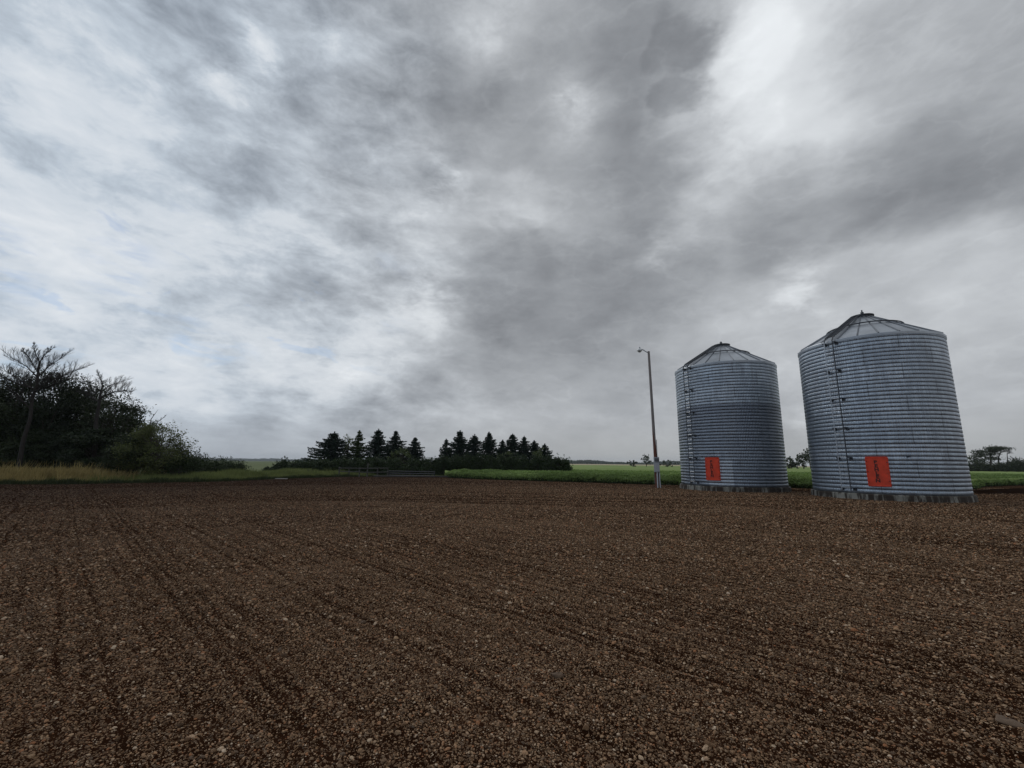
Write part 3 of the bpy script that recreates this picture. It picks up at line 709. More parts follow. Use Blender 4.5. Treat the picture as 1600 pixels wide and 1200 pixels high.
hb = [(424, 729, 'tiny round shrub standing apart at the left end of the hedge'), (436, 726, None), (448, 720, None), (462, 719, None), (476, 719, None), (490, 718, None)]
k = 0; u = 424.0
hedge_top = [(424, 730), (432, 727), (440, 722), (455, 720), (490, 719), (520, 718), (560, 716), (600, 716), (640, 717), (665, 718), (690, 714), (740, 711), (790, 711), (850, 712), (870, 713), (882, 716)]
us = [424, 437]+list(np.arange(450, 866, 17.6))+[872, 883]
ords = ['first', 'second', 'third', 'fourth', 'fifth', 'sixth', 'seventh', 'eighth', 'ninth', 'tenth', 'eleventh', 'twelfth', 'thirteenth', 'fourteenth', 'fifteenth', 'sixteenth', 'seventeenth', 'eighteenth', 'nineteenth', 'twentieth', 'twenty first', 'twenty second', 'twenty third', 'twenty fourth', 'twenty fifth', 'twenty sixth', 'twenty seventh', 'twenty eighth', 'twenty ninth', 'thirtieth']
for i, u in enumerate(us):
    v = float(np.interp(u, *zip(*hedge_top))) + random.uniform(-.8, .8)
    Y = 52+ (u-424)/(883-424)*3.0+random.uniform(-.6, .6); w = 1.15 if i > 1 else .55
    if i >= len(us)-2: w = .8
    lb = ('tiny round shrub standing apart at the left end of the hedge' if i == 0 else 'low round shrub, second from the left end of the hedge' if i == 1 else
          'rounded shrub ending the hedge on the right, past the last spruce' if i == len(us)-1 else 'dark leafy shrub, %s from the left end of the long hedge' % ords[i])
    bush('hedge_shrub', standing(u, Y), max(topz(u, v, Y), .5), w, 1.0, lb, 'shrubs of the long dark hedge', M_hedge, 2400, .17, 260+i)

# ------------------------------------------------------------------ far trees
FARG = 'scattered trees far off at the edge of the green crop'
M_fart = leafmat('distant_leaves', (.025, .035, .018), (.055, .07, .034), .1)
fars = [(988, 719, 230, 11, 'dark low clump of trees, left of the lone far tree'), (1009, 711.5, 230, 8, 'lone far tree with a small rounded top left of the light pole'),
        (1040, 719, 230, 12, 'low dark clump of trees seen just right of the light pole'), (1234, 715, 170, 7, 'small thin far tree close to the farther bin'), (1253, 708, 165, 10, 'taller open far tree seen between the two bins'),
        (1264, 703, 160, 9, 'tallest far tree, half hidden by the left side of the nearer bin'), (1243, 722, 175, 12, 'low far bush line tree seen between the two bins')]
for i, (u, v, Y, hw, lb) in enumerate(fars):
    leafy_tree('far_tree', standing(u, Y), topz(u, v, Y), hw*Y/FPX, hw*Y/FPX, lb, 'tree', FARG, M_fart, nclump=16, per=34, leaf=.55, zmin=.1 if v > 714 else .35, seed=300+i, shape=.2, clump=.14)
# old spreading pine at the far right
Y = 135.0; b = standing(1545, Y); root = empty('spreading_pine', b); tag(root, 'old dark spreading pine with flat layered limbs at the far right', 'pine tree')
tb = MB(); H_ = topz(1545, 699, Y); s = Y/FPX; r_ = np.random.default_rng(77); pts = []
tb.tube([(0, 0, 0), (-.4, 0, H_*.35), (.2, 0, H_*.7), (-.2, 0, H_*.95)], [.32, .25, .16, .07], 7)
for (du, v) in [(-22, 716), (-16, 713), (-12, 708), (-8, 705), (-2, 701), (3, 699.5), (-6, 711), (4, 705), (10, 702), (16, 701), (22, 700), (0, 715), (-14, 719), (6, 717), (14, 704), (-20, 721), (2, 709)]:
    zt = at(1545, v, Y)[2]; c = np.array([du*s*1.2, r_.uniform(-2, 2), zt])
    limb(tb, (0, 0, zt-1.2-.3*abs(du)*s), c, .09, .03, .08)
    pts.append(c+r_.normal(size=(230, 3))*np.array([.95, .9, .24])); 
pts = np.concatenate(pts); V, F = leafquads(pts, r_.uniform(.25, .5, len(pts)), r=r_)
tb.build('trunk', M_bark, root); mesh('crown', V, F, M_fart, root)
Yd = 134; b = (at(1562, 700, Yd)[0], Yd, 0); nodes = [(rel(b, [(1561, 728), (1560, 715), (1563, 708)], Yd), [.2, .16, .1])]
L_([(1563, 708), (1570, 704), (1578, 707)], [0, .5, 1], .09, 1.6); L_([(1560, 714), (1554, 708), (1550, 704)], [0, .5, 1], .08, 1.3); L_([(1563, 708), (1562, 704)], [0, .5], .08, 1.3)
dead_tree(b, nodes, 'reddish half bare tree close behind the spreading pine', 14)
Yd = 130; b = (at(1574, 700, Yd)[0], Yd, 0); nodes = [(rel(b, [(1574, 728), (1574, 715), (1573.5, 707)], Yd), [.13, .1, .05])]
L_([(1573.5, 710), (1578, 706)], [0, .5], .05, 1.0)
dead_tree(b, nodes, 'slim bare dead tree right of the spreading pine', 15)
for i, (u, v, w) in enumerate([(1500, 722, 2.6), (1516, 719, 2.4), (1530, 721, 2.2), (1545, 722, 2.4), (1560, 720, 2.4), (1575, 718, 2.4), (1588, 714.5, 2.4), (1602, 719, 2.6), (1618, 718, 2.6)]):
    nm = ['first', 'second', 'third', 'fourth', 'fifth', 'sixth', 'tallest', 'eighth', 'last'][i]
    bush('far_shrub', standing(u, 128), topz(u, v+3.5, 128), w, 2.0, '%s dark bush in the row under the spreading pine, right of the bins' % nm, 'bushes in the far row right of the bins', M_fart, 1500, .36, 330+i)

def treeline(name, az0, az1, Y, h0, h1, label, mat, seed, z0):
    r = np.random.default_rng(seed); n = 420
    x = np.linspace(az0, az1, n)*Y; t = np.arange(n)
    hgt = h0+(h1-h0)*np.clip(fbm(x/ (h1*6), x*0+seed, 1, 4, seed)*1.5-.25, 0, 1)+r.random(n)*h1*.10
    rows = []
    for k, (dy, f) in enumerate([(0, 0), (1, .6), (4, .92), (9, 1), (25, .8), (40, 0)]):
        rows.append([(x[i], Y+dy+r.uniform(-1, 1)*2, z0-.3+hgt[i]*f*(1+r.uniform(-.08, .08))) for i in range(n)])
    o = rsheet(name, rows, mat); tag(o, label, 'tree line', kind='stuff'); return o
M_line = simple('far_wood', (.045, .06, .035), .9, var=.35, scale=.05)
treeline('distant_treeline', .09, .50, 1150, 3.5, 11, 'low dark wood along the horizon beyond the green crop', M_line, 3, 2.0)
treeline('distant_treeline', .95, 1.7, 900, 3, 8, 'low distant wood along the horizon right of the bins', M_line, 5, 1.9)
hill = treeline('distant_hills', -1.6, .12, 2850, 10, 19, '', M_line, 8, 1.5); del hill['category']; hill['kind'] = 'structure'; hill.name = 'hills'; hill['label'] = 'low blue grey wooded hills on the horizon behind the meadow'

# ------------------------------------------------------------------ grass verge, crop
def blades(x, y, z, h, w, lean, r):
    n = len(x); a = r.uniform(0, 6.28, n); b = r.uniform(0, 6.28, n)
    wx, wy = np.cos(a)*w/2, np.sin(a)*w/2; lx, ly = np.cos(b)*lean*h+.12*h, np.sin(b)*lean*h
    V = np.stack([np.stack([x-wx, y-wy, z], -1), np.stack([x+wx, y+wy, z], -1),
                  np.stack([x+wx*.7+lx*.35, y+wy*.7+ly*.35, z+h*.6], -1), np.stack([x-wx*.7+lx*.35, y-wy*.7+ly*.35, z+h*.6], -1),
                  np.stack([x+lx+wx*.12, y+ly+wy*.12, z+h], -1), np.stack([x+lx-wx*.12, y+ly-wy*.12, z+h], -1)], 1).reshape(-1, 3)
    k = np.arange(n)[:, None]*6
    F = np.concatenate([k+np.array([[0, 1, 2, 3]]), k+np.array([[3, 2, 4, 5]])])
    return V, F
def edge_points(E, n, depth, r, t0=0.0, pw=1.0):
    seg = np.diff(E, axis=0); L = np.hypot(seg[:, 0], seg[:, 1]); cum = np.concatenate([[0], np.cumsum(L)])
    s = r.random(n)*cum[-1]; x = np.interp(s, cum, E[:, 0]); y = np.interp(s, cum, E[:, 1])
    i = np.clip(np.searchsorted(cum, s)-1, 0, len(L)-1); nx, ny = -seg[i, 1]/L[i], seg[i, 0]/L[i]
    t = t0+depth*r.random(n)**pw; return x+nx*t, y+ny*t, t, s
r = np.random.default_rng(21)
M_dry = leafmat('dry_grass', (.20, .155, .06), (.46, .37, .16), .4, patch=.8)
M_grass = leafmat('verge_grass', (.08, .105, .034), (.25, .28, .10), .4, patch=.5)
M_dgrass = leafmat('short_verge_grass', (.028, .040, .016), (.06, .075, .03), .3, patch=.5)
LE = LEFT_EDGE[1:]
x, y, t, s = edge_points(LE[:5], 26000, 4.2, r, .3); n1 = fbm(x, y, .8, 2, 3)
keep = (r.random(len(x)) < np.clip((-27.2-x)/3.0, 0, 1)) & (n1 > .28); x, y, t = x[keep], y[keep], t[keep]
h = (.30+.62*np.clip(t/1.6, 0, 1))*r.uniform(.5, 1.12, len(x))*(.75+.5*fbm(x, y, .6, 2, 7)); h *= np.where(x > -26.5, .62, 1.0)*(1+.45*(r.random(len(x)) > .93))
V, F = blades(x, y, 0*x, h, .045, .22, r); o = mesh('dry_grass', V, F, M_dry); tag(o, 'tall straw coloured grass in front of the dark wood on the left', 'grass', kind='stuff')
x, y, t, s = edge_points(LE, 52000, 5.0, r, .15); n1 = fbm(x, y, .5, 3, 13)
pk = np.clip((x+31.5)/3.5, .15, 1); keep = (n1 > .25) & (r.random(len(x)) < pk) & ~((x > -18) & (t > 2.5)); x, y, t = x[keep], y[keep], t[keep]
hs = np.interp(x, [-45, -27, -22, -20, -17, -8], [.55, .65, .85, .75, .5, .2])
h = hs*(.35+.65*np.clip(t/1.8, 0, 1))*r.uniform(.55, 1.1, len(x))*(.6+.8*fbm(x, y, .5, 2, 17))
V, F = blades(x, y, 0*x, h, .036, .25, r); o = mesh('verge_grass', V, F, M_grass); tag(o, 'tall green grass and weeds along the left edge of the soil', 'grass', kind='stuff')
x, y, t, s = edge_points(LE, 30000, .9, r, -.1); h = r.uniform(.08, .32, len(x))*(.5+fbm(x, y, 1.2, 2, 19)); h *= np.interp(x, [-20, -12, -8], [1, .6, .35])
V, F = blades(x, y, 0*x, h, .034, .3, r); o = mesh('short_grass', V, F, M_dgrass); tag(o, 'short dark grass where the verge meets the bare soil', 'grass', kind='stuff')

# green crop right of the hedge
M_crop = leafmat('crop_leaves', (.11, .18, .045), (.23, .32, .10), .35, patch=.35)
M_cropd = leafmat('crop_stems', (.018, .030, .009), (.050, .072, .022), .15, patch=.5)
M_canopy = landmat('crop_canopy', (.15, .21, .06), (.25, .32, .11), .045)
CH = .80
x, y, t, s = edge_points(RIGHT_EDGE, 34000, 3.2, r, 0, 1.1); n1 = fbm(x, y, 1.1, 2, 23)
keep = (n1 > .22) & (y < 56) & ((x > -7.4)); x, y, t = x[keep], y[keep], t[keep]; sh_ = (fbm(x, y, .9, 3, 47)-.62)*1.3; y = y+sh_
h = CH*(.55+.45*np.clip(t/.9, 0, 1))*(.72+.5*fbm(x, y, .7, 3, 29))*(.78+.42*fbm(x, y, .22, 2, 41))*r.uniform(.8, 1.12, len(x))
V, F = blades(x, y, 0*x, h, .04, .22, r); st_ = mesh('crop_stems', V, F, M_cropd)
tag(st_, 'thick green stems along the cut edge of the standing crop', 'crop', kind='stuff')
k_ = 5; xx = np.repeat(x, k_)+r.normal(size=len(x)*k_)*.10; yy = np.repeat(y, k_)+r.normal(size=len(x)*k_)*.10; zz = np.repeat(h, k_)*(1-.7*r.random(len(x)*k_)**2.6)
V, F = leafquads(np.stack([xx, yy, zz], -1), r.uniform(.07, .16, len(xx)), r=r)
o = mesh('crop_leaves', V, F, M_crop); tag(o, 'leafy green crop plants standing at the front edge of the field', 'crop', kind='stuff')
# canopy surface
seg = np.diff(RIGHT_EDGE, axis=0); cum = np.concatenate([[0], np.cumsum(np.hypot(seg[:, 0], seg[:, 1]))])
ss = np.linspace(0, cum[-1], 330); ex = np.interp(ss, cum, RIGHT_EDGE[:, 0]); ey = np.interp(ss, cum, RIGHT_EDGE[:, 1])
ts = np.concatenate([[.7], np.linspace(.9, 24, 120), np.geomspace(25, 520, 60)])
rows = []
for j, tt in enumerate(ts):
    d = np.stack([ex, ey], -1); d /= np.linalg.norm(d, axis=1, keepdims=True)
    X = ex+d[:, 0]*tt; Y_ = ey+d[:, 1]*tt
    cl_ = (ex < 4.6); Ym = np.minimum(Y_, 52.6+.0*X); sc_ = np.where(cl_ & (Y_ > 52.6), np.maximum(52.6-ey, .3)/np.maximum(d[:, 1]*tt, 1e-3), 1.0)
    X = np.where(cl_, ex+d[:, 0]*tt*sc_, X); Y_ = np.where(cl_, ey+d[:, 1]*tt*sc_, Y_)
    am = .30 if tt < 60 else .30
    Z = CH*(.80+am*(fbm(X, Y_, .7, 4, 29)-.35)) + (fbm(X, Y_, .03, 2, 4)-.5)*.12*min(1, tt/40)
    if j == 0: Z = Z*.3
    rows.append(np.stack([X, Y_, Z], -1))
A_ = np.stack(rows); nj, ni = A_.shape[:2]; idx = np.arange(nj*ni).reshape(nj, ni)
F_ = np.stack([idx[:-1, :-1], idx[:-1, 1:], idx[1:, 1:], idx[1:, :-1]], -1).reshape(-1, 4)
crop = mesh('crop_field', A_.reshape(-1, 3), F_, M_canopy, smooth=True); tag(crop, 'wide field of low green crop reaching the horizon behind the bins', 'crop', kind='stuff')
n = 60000; x, y, t, s = edge_points(RIGHT_EDGE, n, 26, r, .8, 1.6)
keep = ~((x < 6.8) & (y > 53)) & (x > -7.5); x, y = x[keep], y[keep]
z = CH*(.80+.30*(fbm(x, y, .7, 4, 29)-.35))+r.uniform(-.02, .13, len(x))
V, F = leafquads(np.stack([x, y, z], -1), r.uniform(.08, .20, len(x)), r=r)
o = mesh('crop_tops', V, F, M_crop); tag(o, 'leafy tops of the crop showing above the green field', 'crop', kind='stuff')
# low bank of very dark, matte soil at the far right
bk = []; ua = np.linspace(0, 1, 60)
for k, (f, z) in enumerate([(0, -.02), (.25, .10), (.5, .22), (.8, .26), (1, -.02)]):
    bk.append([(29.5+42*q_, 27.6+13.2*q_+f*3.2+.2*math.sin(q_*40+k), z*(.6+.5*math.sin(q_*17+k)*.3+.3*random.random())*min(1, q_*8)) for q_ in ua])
M_dark_soil = simple('dark_soil', (.013, .0075, .005), 1.0, var=.35, scale=2.0, bump=.9); M_dark_soil.node_tree.nodes['Principled BSDF'].inputs['Specular IOR Level'].default_value = 0
bank = rsheet('soil_bank', bk, M_dark_soil); tag(bank, 'low bank of dark soil before the crop at the far right', 'soil bank', kind='structure')

# ------------------------------------------------------------------ grain bins
BIN_R, SLAB, EAVE, APEX, NCOR = 3.28, .30, 8.30, 10.05, 40
def steelmat(name, seed, lower=None):
    m, q, b = newmat(name)
    uv = q.n('ShaderNodeUVMap', uv_map='wall').outputs[0]
    su = q.n('ShaderNodeSeparateXYZ'); link(q, uv, su.inputs[0])
    U_, V_ = su.outputs[0], su.outputs[1]
    br = q.n('ShaderNodeTexBrick'); br.offset = .5; link(q, uv, br.inputs['Vector']); br.inputs['Scale'].default_value = 1
    br.inputs['Brick Width'].default_value = 2.945; br.inputs['Row Height'].default_value = .8; br.inputs['Mortar Size'].default_value = 0.02
    br.inputs['Mortar Smooth'].default_value = .1; br.inputs['Color1'].default_value = (0, 0, 0, 1); br.inputs['Color2'].default_value = (1, 1, 1, 1); br.inputs['Mortar'].default_value = (.5, .5, .5, 1)
    base = q.mix(br.outputs['Color'], (.36, .42, .49, 1), (.49, .555, .63, 1))
    n1 = q.noise(q.v('ADD', q.v('MULTIPLY', uv, (1.6, .45, 1)), (seed, 0, 0)), 1.4, 7, .62)[0]
    base = q.mix(q.mr(n1, .35, .72, 0, .65), base, (.24, .27, .31, 1))
    # spangle streaks pressed into each sheet: fine upright lines
    fine = q.noise(q.v('MULTIPLY', uv, (11, .9, 1)), 1.0, 3, .6)[0]
    base = q.mix(q.mr(fine, .38, .62, 0, .55), base, (.25, .28, .33, 1))
    mort = q.m('MULTIPLY', br.outputs['Fac'], q.m('GREATER_THAN', q.m('FRACT', q.m('MULTIPLY', V_, 1/.8)), .03))
    base = q.mix(q.m('MULTIPLY', mort, .85), base, (.16, .17, .19, 1))
    drip = q.noise(q.v('MULTIPLY', uv, (5, .25, 1)), 1.0, 5, .6)[0]
    base = q.mix(q.m('MULTIPLY', q.mr(drip, .55, .75), .25), base, (.22, .20, .18, 1))
    if lower is not None:                     # older weathered sheets below the newer top rings
        old = q.m('LESS_THAN', V_, lower)
        base = q.mix(q.m('MULTIPLY', old, q.mr(V_, 1.5, lower, .45, .85)), base, (.15, .17, .21, 1))
        pb = q.m('MULTIPLY', q.m('MULTIPLY', q.m('GREATER_THAN', U_, 4.0), q.m('LESS_THAN', U_, 5.45)), q.m('LESS_THAN', V_, 1.6))
        base = q.mix(q.m('MULTIPLY', pb, .5), base, (.50, .55, .61, 1))
    link(q, base, b.inputs['Base Color']); b.inputs['Metallic'].default_value = .85
    link(q, q.mr(n1, .3, .7, .28, .44), b.inputs['Roughness'])
    w = q.m('SINE', q.m('MULTIPLY', U_, 2*math.pi/.098))
    hgt = q.m('ADD', q.m('MULTIPLY', w, .42), q.m('MULTIPLY', q.noise(uv, 3, 3)[0], 1.2))
    bn = q.n('ShaderNodeBump'); bn.inputs['Strength'].default_value = .8; bn.inputs['Distance'].default_value = .020
    link(q, hgt, bn.inputs['Height']); link(q, bn.outputs[0], b.inputs['Normal'])
    return m
M_roof = simple('galvanised_roof', (.40, .43, .47), .42, .85, .18, 1.5)
M_dark = simple('dark_steel', (.07, .075, .085), .55, .6, .2, 8)
M_rail = simple('galvanised_rail', (.42, .45, .49), .4, .8, .15, 8)
M_red = simple('red_paint', (.70, .052, .014), .42, 0, .18, 3, .1, rustc=(.36, .03, .012), rust=.62)
M_ink = simple('faded_black_lettering', (.040, .007, .005), .6, 0, .3, 20)
def concmat():
    m, q, b = newmat('stained_concrete'); P = q.n('ShaderNodeTexCoord').outputs['Object']
    n1 = q.noise(q.v('MULTIPLY', P, (1, 1, .12)), 3.2, 7, .7)[0]
    n2 = q.noise(P, .8, 3)[0]
    c = q.mix(q.mr(q.m('ADD', n1, q.m('MULTIPLY', q.m('SUBTRACT', n2, .5), .35)), .40, .50), (.25, .24, .21, 1), (.036, .026, .019, 1))
    link(q, c, b.inputs['Base Color']); b.inputs['Roughness'].default_value = .9
    bn = q.n('ShaderNodeBump'); bn.inputs['Strength'].default_value = .5; bn.inputs['Distance'].default_value = .02
    link(q, q.noise(P, 12, 6, .7)[0], bn.inputs['Height']); link(q, bn.outputs[0], b.inputs['Normal']); return m
M_conc = concmat()

def cyl(r_, a, z): return (r_*math.cos(a), r_*math.sin(a), z)
def grain_bin(loc, label, seed, lower, door_a, ladder_a):
    root = empty('grain_bin', loc); tag(root, label, 'grain bin', 'corrugated steel grain bins')
    # wall: narrow grooves between convex corrugations
    ns, na_ = 12, 288; prof = []
    H_ = EAVE-SLAB
    for i in range(NCOR):
        for k in range(ns):
            t = k/ns; prof.append((BIN_R-.034+.034*math.sin(math.pi*t)**.42, SLAB+H_*(i+t)/NCOR))
    prof.append((BIN_R-.034, EAVE))
    pr = np.array(prof); a = np.arange(na_+1)/na_*2*math.pi+rad(150)
    V = np.stack([pr[:, 0:1]*np.cos(a), pr[:, 0:1]*np.sin(a), np.repeat(pr[:, 1:2], na_+1, 1)], -1); n0, n1 = V.shape[:2]
    idx = np.arange(n0*n1).reshape(n0, n1)
    F = np.stack([idx[:-1, :-1], idx[:-1, 1:], idx[1:, 1:], idx[1:, :-1]], -1).reshape(-1, 4)
    w = mesh('wall', V.reshape(-1, 3), F, steelmat('galvanised_steel_%s' % ('weathered' if lower else 'plain'), seed, lower), root, True)
    uvl = w.data.uv_layers.new(name='wall'); li = np.empty(len(w.data.loops), dtype=np.int32); w.data.loops.foreach_get('vertex_index', li)
    uu = (a-rad(150))*BIN_R; UV = np.stack([np.tile(uu, n0), np.repeat(pr[:, 1]-SLAB, n1)], -1)
    uvl.data.foreach_set('uv', UV[li].astype(np.float32).ravel())
    # eave flashing and roof
    mb = MB(); mb.lathe([(BIN_R+.002, EAVE-.10), (BIN_R+.018, EAVE-.10), (BIN_R+.022, EAVE+.01), (BIN_R+.01, EAVE+.035), (BIN_R-.05, EAVE+.04)], 96); mb.build('eave', M_roof, root)
    NR = 24; mb = MB(); rt = .50; zr = lambda q_: EAVE+.03+(APEX-EAVE-.03)*(BIN_R+.005-q_)/(BIN_R+.005-rt)
    mb.lathe([(BIN_R+.005, zr(BIN_R+.005)), (2.4, zr(2.4)), (1.5, zr(1.5)), (rt, zr(rt))], NR)
    roof = mb.build('roof', M_roof, root)
    rb = MB()
    for k in range(NR):
        q_ = 2*math.pi*k/NR
        rb.tube([cyl(BIN_R+.01, q_, zr(BIN_R+.01)+.02), cyl(rt, q_, zr(rt)+.025)], [.036, .026], 4)
    rb.build('roof_ribs', M_dark if False else simple('rib_steel', (.20, .215, .24), .5, .7, .2, 8), roof)
    cp = MB(); cp.lathe([(rt+.02, APEX-.12), (rt+.02, APEX+.10), (rt+.07, APEX+.11), (rt+.07, APEX+.16), (rt*.4, APEX+.20), (.02, APEX+.21)], 28)
    cp.box((-.12, -.2, APEX+.26), (.12, .12, .16), .3, .01)
    cp.tube([(-.12, -.2, APEX+.25), (-.12, -.2, APEX+.38 if lower else APEX+.46)], .035, 6)
    cp.build('roof_cap', M_dark, root)
    ho = MB(); hr = 1.75; hz = zr(hr)+.10
    ho.tube([cyl(hr, 2*math.pi*k/48, hz) for k in range(49)], .036, 5, False)
    for k in range(0, NR): ho.tube([cyl(hr, 2*math.pi*k/NR, hz), cyl(hr, 2*math.pi*k/NR, zr(hr))], .014, 4)
    ho.build('roof_ring', M_dark, root)
    # roof ladder, from the top of the wall ladder to the cap
    la = ladder_a; t_ = np.array([-math.sin(la), math.cos(la)]); rl = MB()
    for s_ in (-1, 1):
        rl.tube([tuple(np.array(cyl(BIN_R+.18, la, EAVE-.05))+np.array([t_[0], t_[1], 0])*.2*s_), tuple(np.array(cyl(BIN_R+.02, la, EAVE+.22))+np.array([t_[0], t_[1], 0])*.2*s_), tuple(np.array(cyl(.62, la, zr(.62)+.17))+np.array([t_[0], t_[1], 0])*.2*s_)], .034, 5)
    for k in range(15):
        q_ = BIN_R-.1-k*(BIN_R-.8)/15; c = np.array(cyl(q_, la, zr(q_)+.17))
        rl.tube([tuple(c+np.array([t_[0], t_[1], 0])*.22), tuple(c-np.array([t_[0], t_[1], 0])*.22)], .032, 5)
    rl.build('roof_ladder', M_dark, root)
    # wall ladder
    lad = empty('ladder', (0, 0, 0)); lad.parent = root
    ro = BIN_R+.17; z0, z1 = .42, EAVE+.02
    T3 = np.array([t_[0], t_[1], 0]); base_ = np.array(cyl(ro, la, 0))
    for s_ in (-1, 1):
        e = base_+T3*.21*s_; rm = M_dark if (s_ == 1 and not lower) or lower else M_rail
        MB().tube([tuple(e+[0, 0, z0]), tuple(e+[0, 0, z1])], .024, 6).build('rail', rm if not (not lower and s_ == -1) else M_rail, lad)
    rm = MB().tube([tuple(base_-T3*.21), tuple(base_+T3*.21)], .015, 6).build('rung', M_rail, lad); rm.location = (0, 0, z0+.15)
    k = 1
    while z0+.15+.305*k < z1-.05:
        c = rm.copy(); C.objects.link(c); c.parent = lad; c.location = (0, 0, z0+.15+.305*k); k += 1
    inn = np.array(cyl(BIN_R-.01, la, 0)); mid = (inn+base_)/2
    for s_ in (-1, 1):
        bm_ = MB().box(tuple(mid+T3*.27*s_), (.20, .10, .05), la); bm_.box(tuple(inn+T3*.29*s_+[0, 0, -.06]), (.05, .13, .15), la)
        bb = bm_.build('bracket', M_dark, lad); bb.location = (0, 0, z0+.12)
        for k in range(1, 6):
            c = bb.copy(); C.objects.link(c); c.parent = lad; c.location = (0, 0, z0+.12+k*(z1-z0-.25)/5)
    # access door: curved, with rounded corners and a pressed rim
    a0, a1, d0, d1 = door_a-rad(7.6), door_a+rad(7.6), .66, 2.10
    cs = MB(); NX, NZ = 24, 32; P = []; 
    def corner(uu_, vv_):                     # squash a grid to a rounded rectangle
        W_, Hh = (a1-a0)*BIN_R/2, (d1-d0)/2; rc = .055
        X_, Z_ = uu_*W_, vv_*Hh; ax, az_ = abs(X_)-(W_-rc), abs(Z_)-(Hh-rc)
        if ax > 0 and az_ > 0:
            l_ = math.hypot(ax, az_)
            m_ = max(ax, az_); k_ = m_/l_
            X_ = math.copysign((W_-rc)+ax*k_, X_); Z_ = math.copysign((Hh-rc)+az_*k_, Z_)
        return X_, Z_
    def dgrid(rad_out, shrink):
        out = []
        for j in range(NZ+1):
            for i in range(NX+1):
                X_, Z_ = corner((-1+2*i/NX)*shrink, (-1+2*j/NZ)*shrink)
                out.append(cyl(rad_out, door_a+X_/BIN_R, (d0+d1)/2+Z_))
        return out
    f_, bk_ = dgrid(BIN_R+.065, 1.0), dgrid(BIN_R+.0, 1.0); N_ = len(f_); W1 = NX+1
    Fq = []
    for j in range(NZ):
        for i in range(NX):
            q0 = j*W1+i; Fq += [(q0, q0+1, q0+W1+1, q0+W1)]
    loop = [i for i in range(NX)]+[NX+j*W1 for j in range(NZ)]+[NZ*W1+NX-i for i in range(NX)]+[(NZ-j)*W1 for j in range(NZ)]
    for k in range(len(loop)):
        a_, b_ = loop[k], loop[(k+1) % len(loop)]; Fq.append((a_, a_+N_, b_+N_, b_))
    door = mesh('door', f_+bk_, Fq, M_red, root)
    M_lt = simple('red_latch_steel', (.34, .03, .015), .5, .1)
    for (X_, Z_) in [(-.38, -.5), (-.38, 0), (-.38, .5), (.38, -.45), (.38, .45)]:
        MB().box(cyl(BIN_R+.075, door_a+X_/BIN_R, (d0+d1)/2+Z_), (.03, .05, .07), door_a, .006).build('latch', M_lt, door)
    # pressed rim just inside the edge
    rp = [corner((-1+2*k/20)*.93, -.95) for k in range(21)]+[corner(.93, (-1+2*k/20)*.95) for k in range(1, 21)]+[corner((1-2*k/20)*.93, .95) for k in range(1, 21)]+[corner(-.93, (1-2*k/20)*.95) for k in range(1, 21)]
    MB().tube([cyl(BIN_R+.068, door_a+X_/BIN_R, (d0+d1)/2+Z_) for X_, Z_ in rp], .016, 5, False).build('rim', M_red, door)
    # stacked lettering
    LV, LF = [], []
    for i, ch in enumerate('BEHLEN'):
        cu = bpy.data.curves.new('letter', 'FONT'); cu.body = ch; cu.size = .25; cu.align_x = 'CENTER'; cu.extrude = .0; cu.offset = .012
        to = bpy.data.objects.new('letter', cu); C.objects.link(to); dg = bpy.context.evaluated_depsgraph_get()
        me = bpy.data.meshes.new_from_object(to.evaluated_get(dg)); o_ = len(LV)
        zb = d1-.34-i*.178
        for v_ in me.vertices:
            LV.append(cyl(BIN_R+.071, door_a+(v_.co.x*.95-.04)/BIN_R, zb+v_.co.y*.9))
        for p_ in me.polygons: LF.append(tuple(o_+k for k in p_.vertices))
        bpy.data.objects.remove(to); bpy.data.curves.remove(cu); bpy.data.meshes.remove(me)
    mesh('lettering', LV, LF, M_ink, door)
    # slab
    n = 96; V = []; rr = random.Random(seed)
    for zz, dr in ((-.15, .13), (SLAB-.06, .11), (SLAB-.005, .085), (SLAB, .0), (SLAB, -.4)):
        for k in range(n): V.append(cyl(BIN_R+dr+rr.uniform(-.02, .02), 2*math.pi*k/n, zz))
    F = [(j*n+k, j*n+(k+1) % n, (j+1)*n+(k+1) % n, (j+1)*n+k) for j in range(4) for k in range(n)]
    mesh('concrete_base', V, F, M_conc, root)
    if not lower:
        MB().tube([cyl(BIN_R-.02, rad(-112), 2.12), cyl(BIN_R+.09, rad(-112), 2.12)], .05, 10).build('sample_port', M_dark, root)
    return root
grain_bin((20.295, 24.183, 0), 'larger looking, nearer grain bin of evenly bright corrugated steel, right of the other', 3, None, rad(-133.6), rad(-156.7))
grain_bin((15.216, 30.666, 0), 'farther grain bin next to the light pole, bright top rings above darker lower ones', 8, 5.20, rad(-135.2), rad(-159.2))

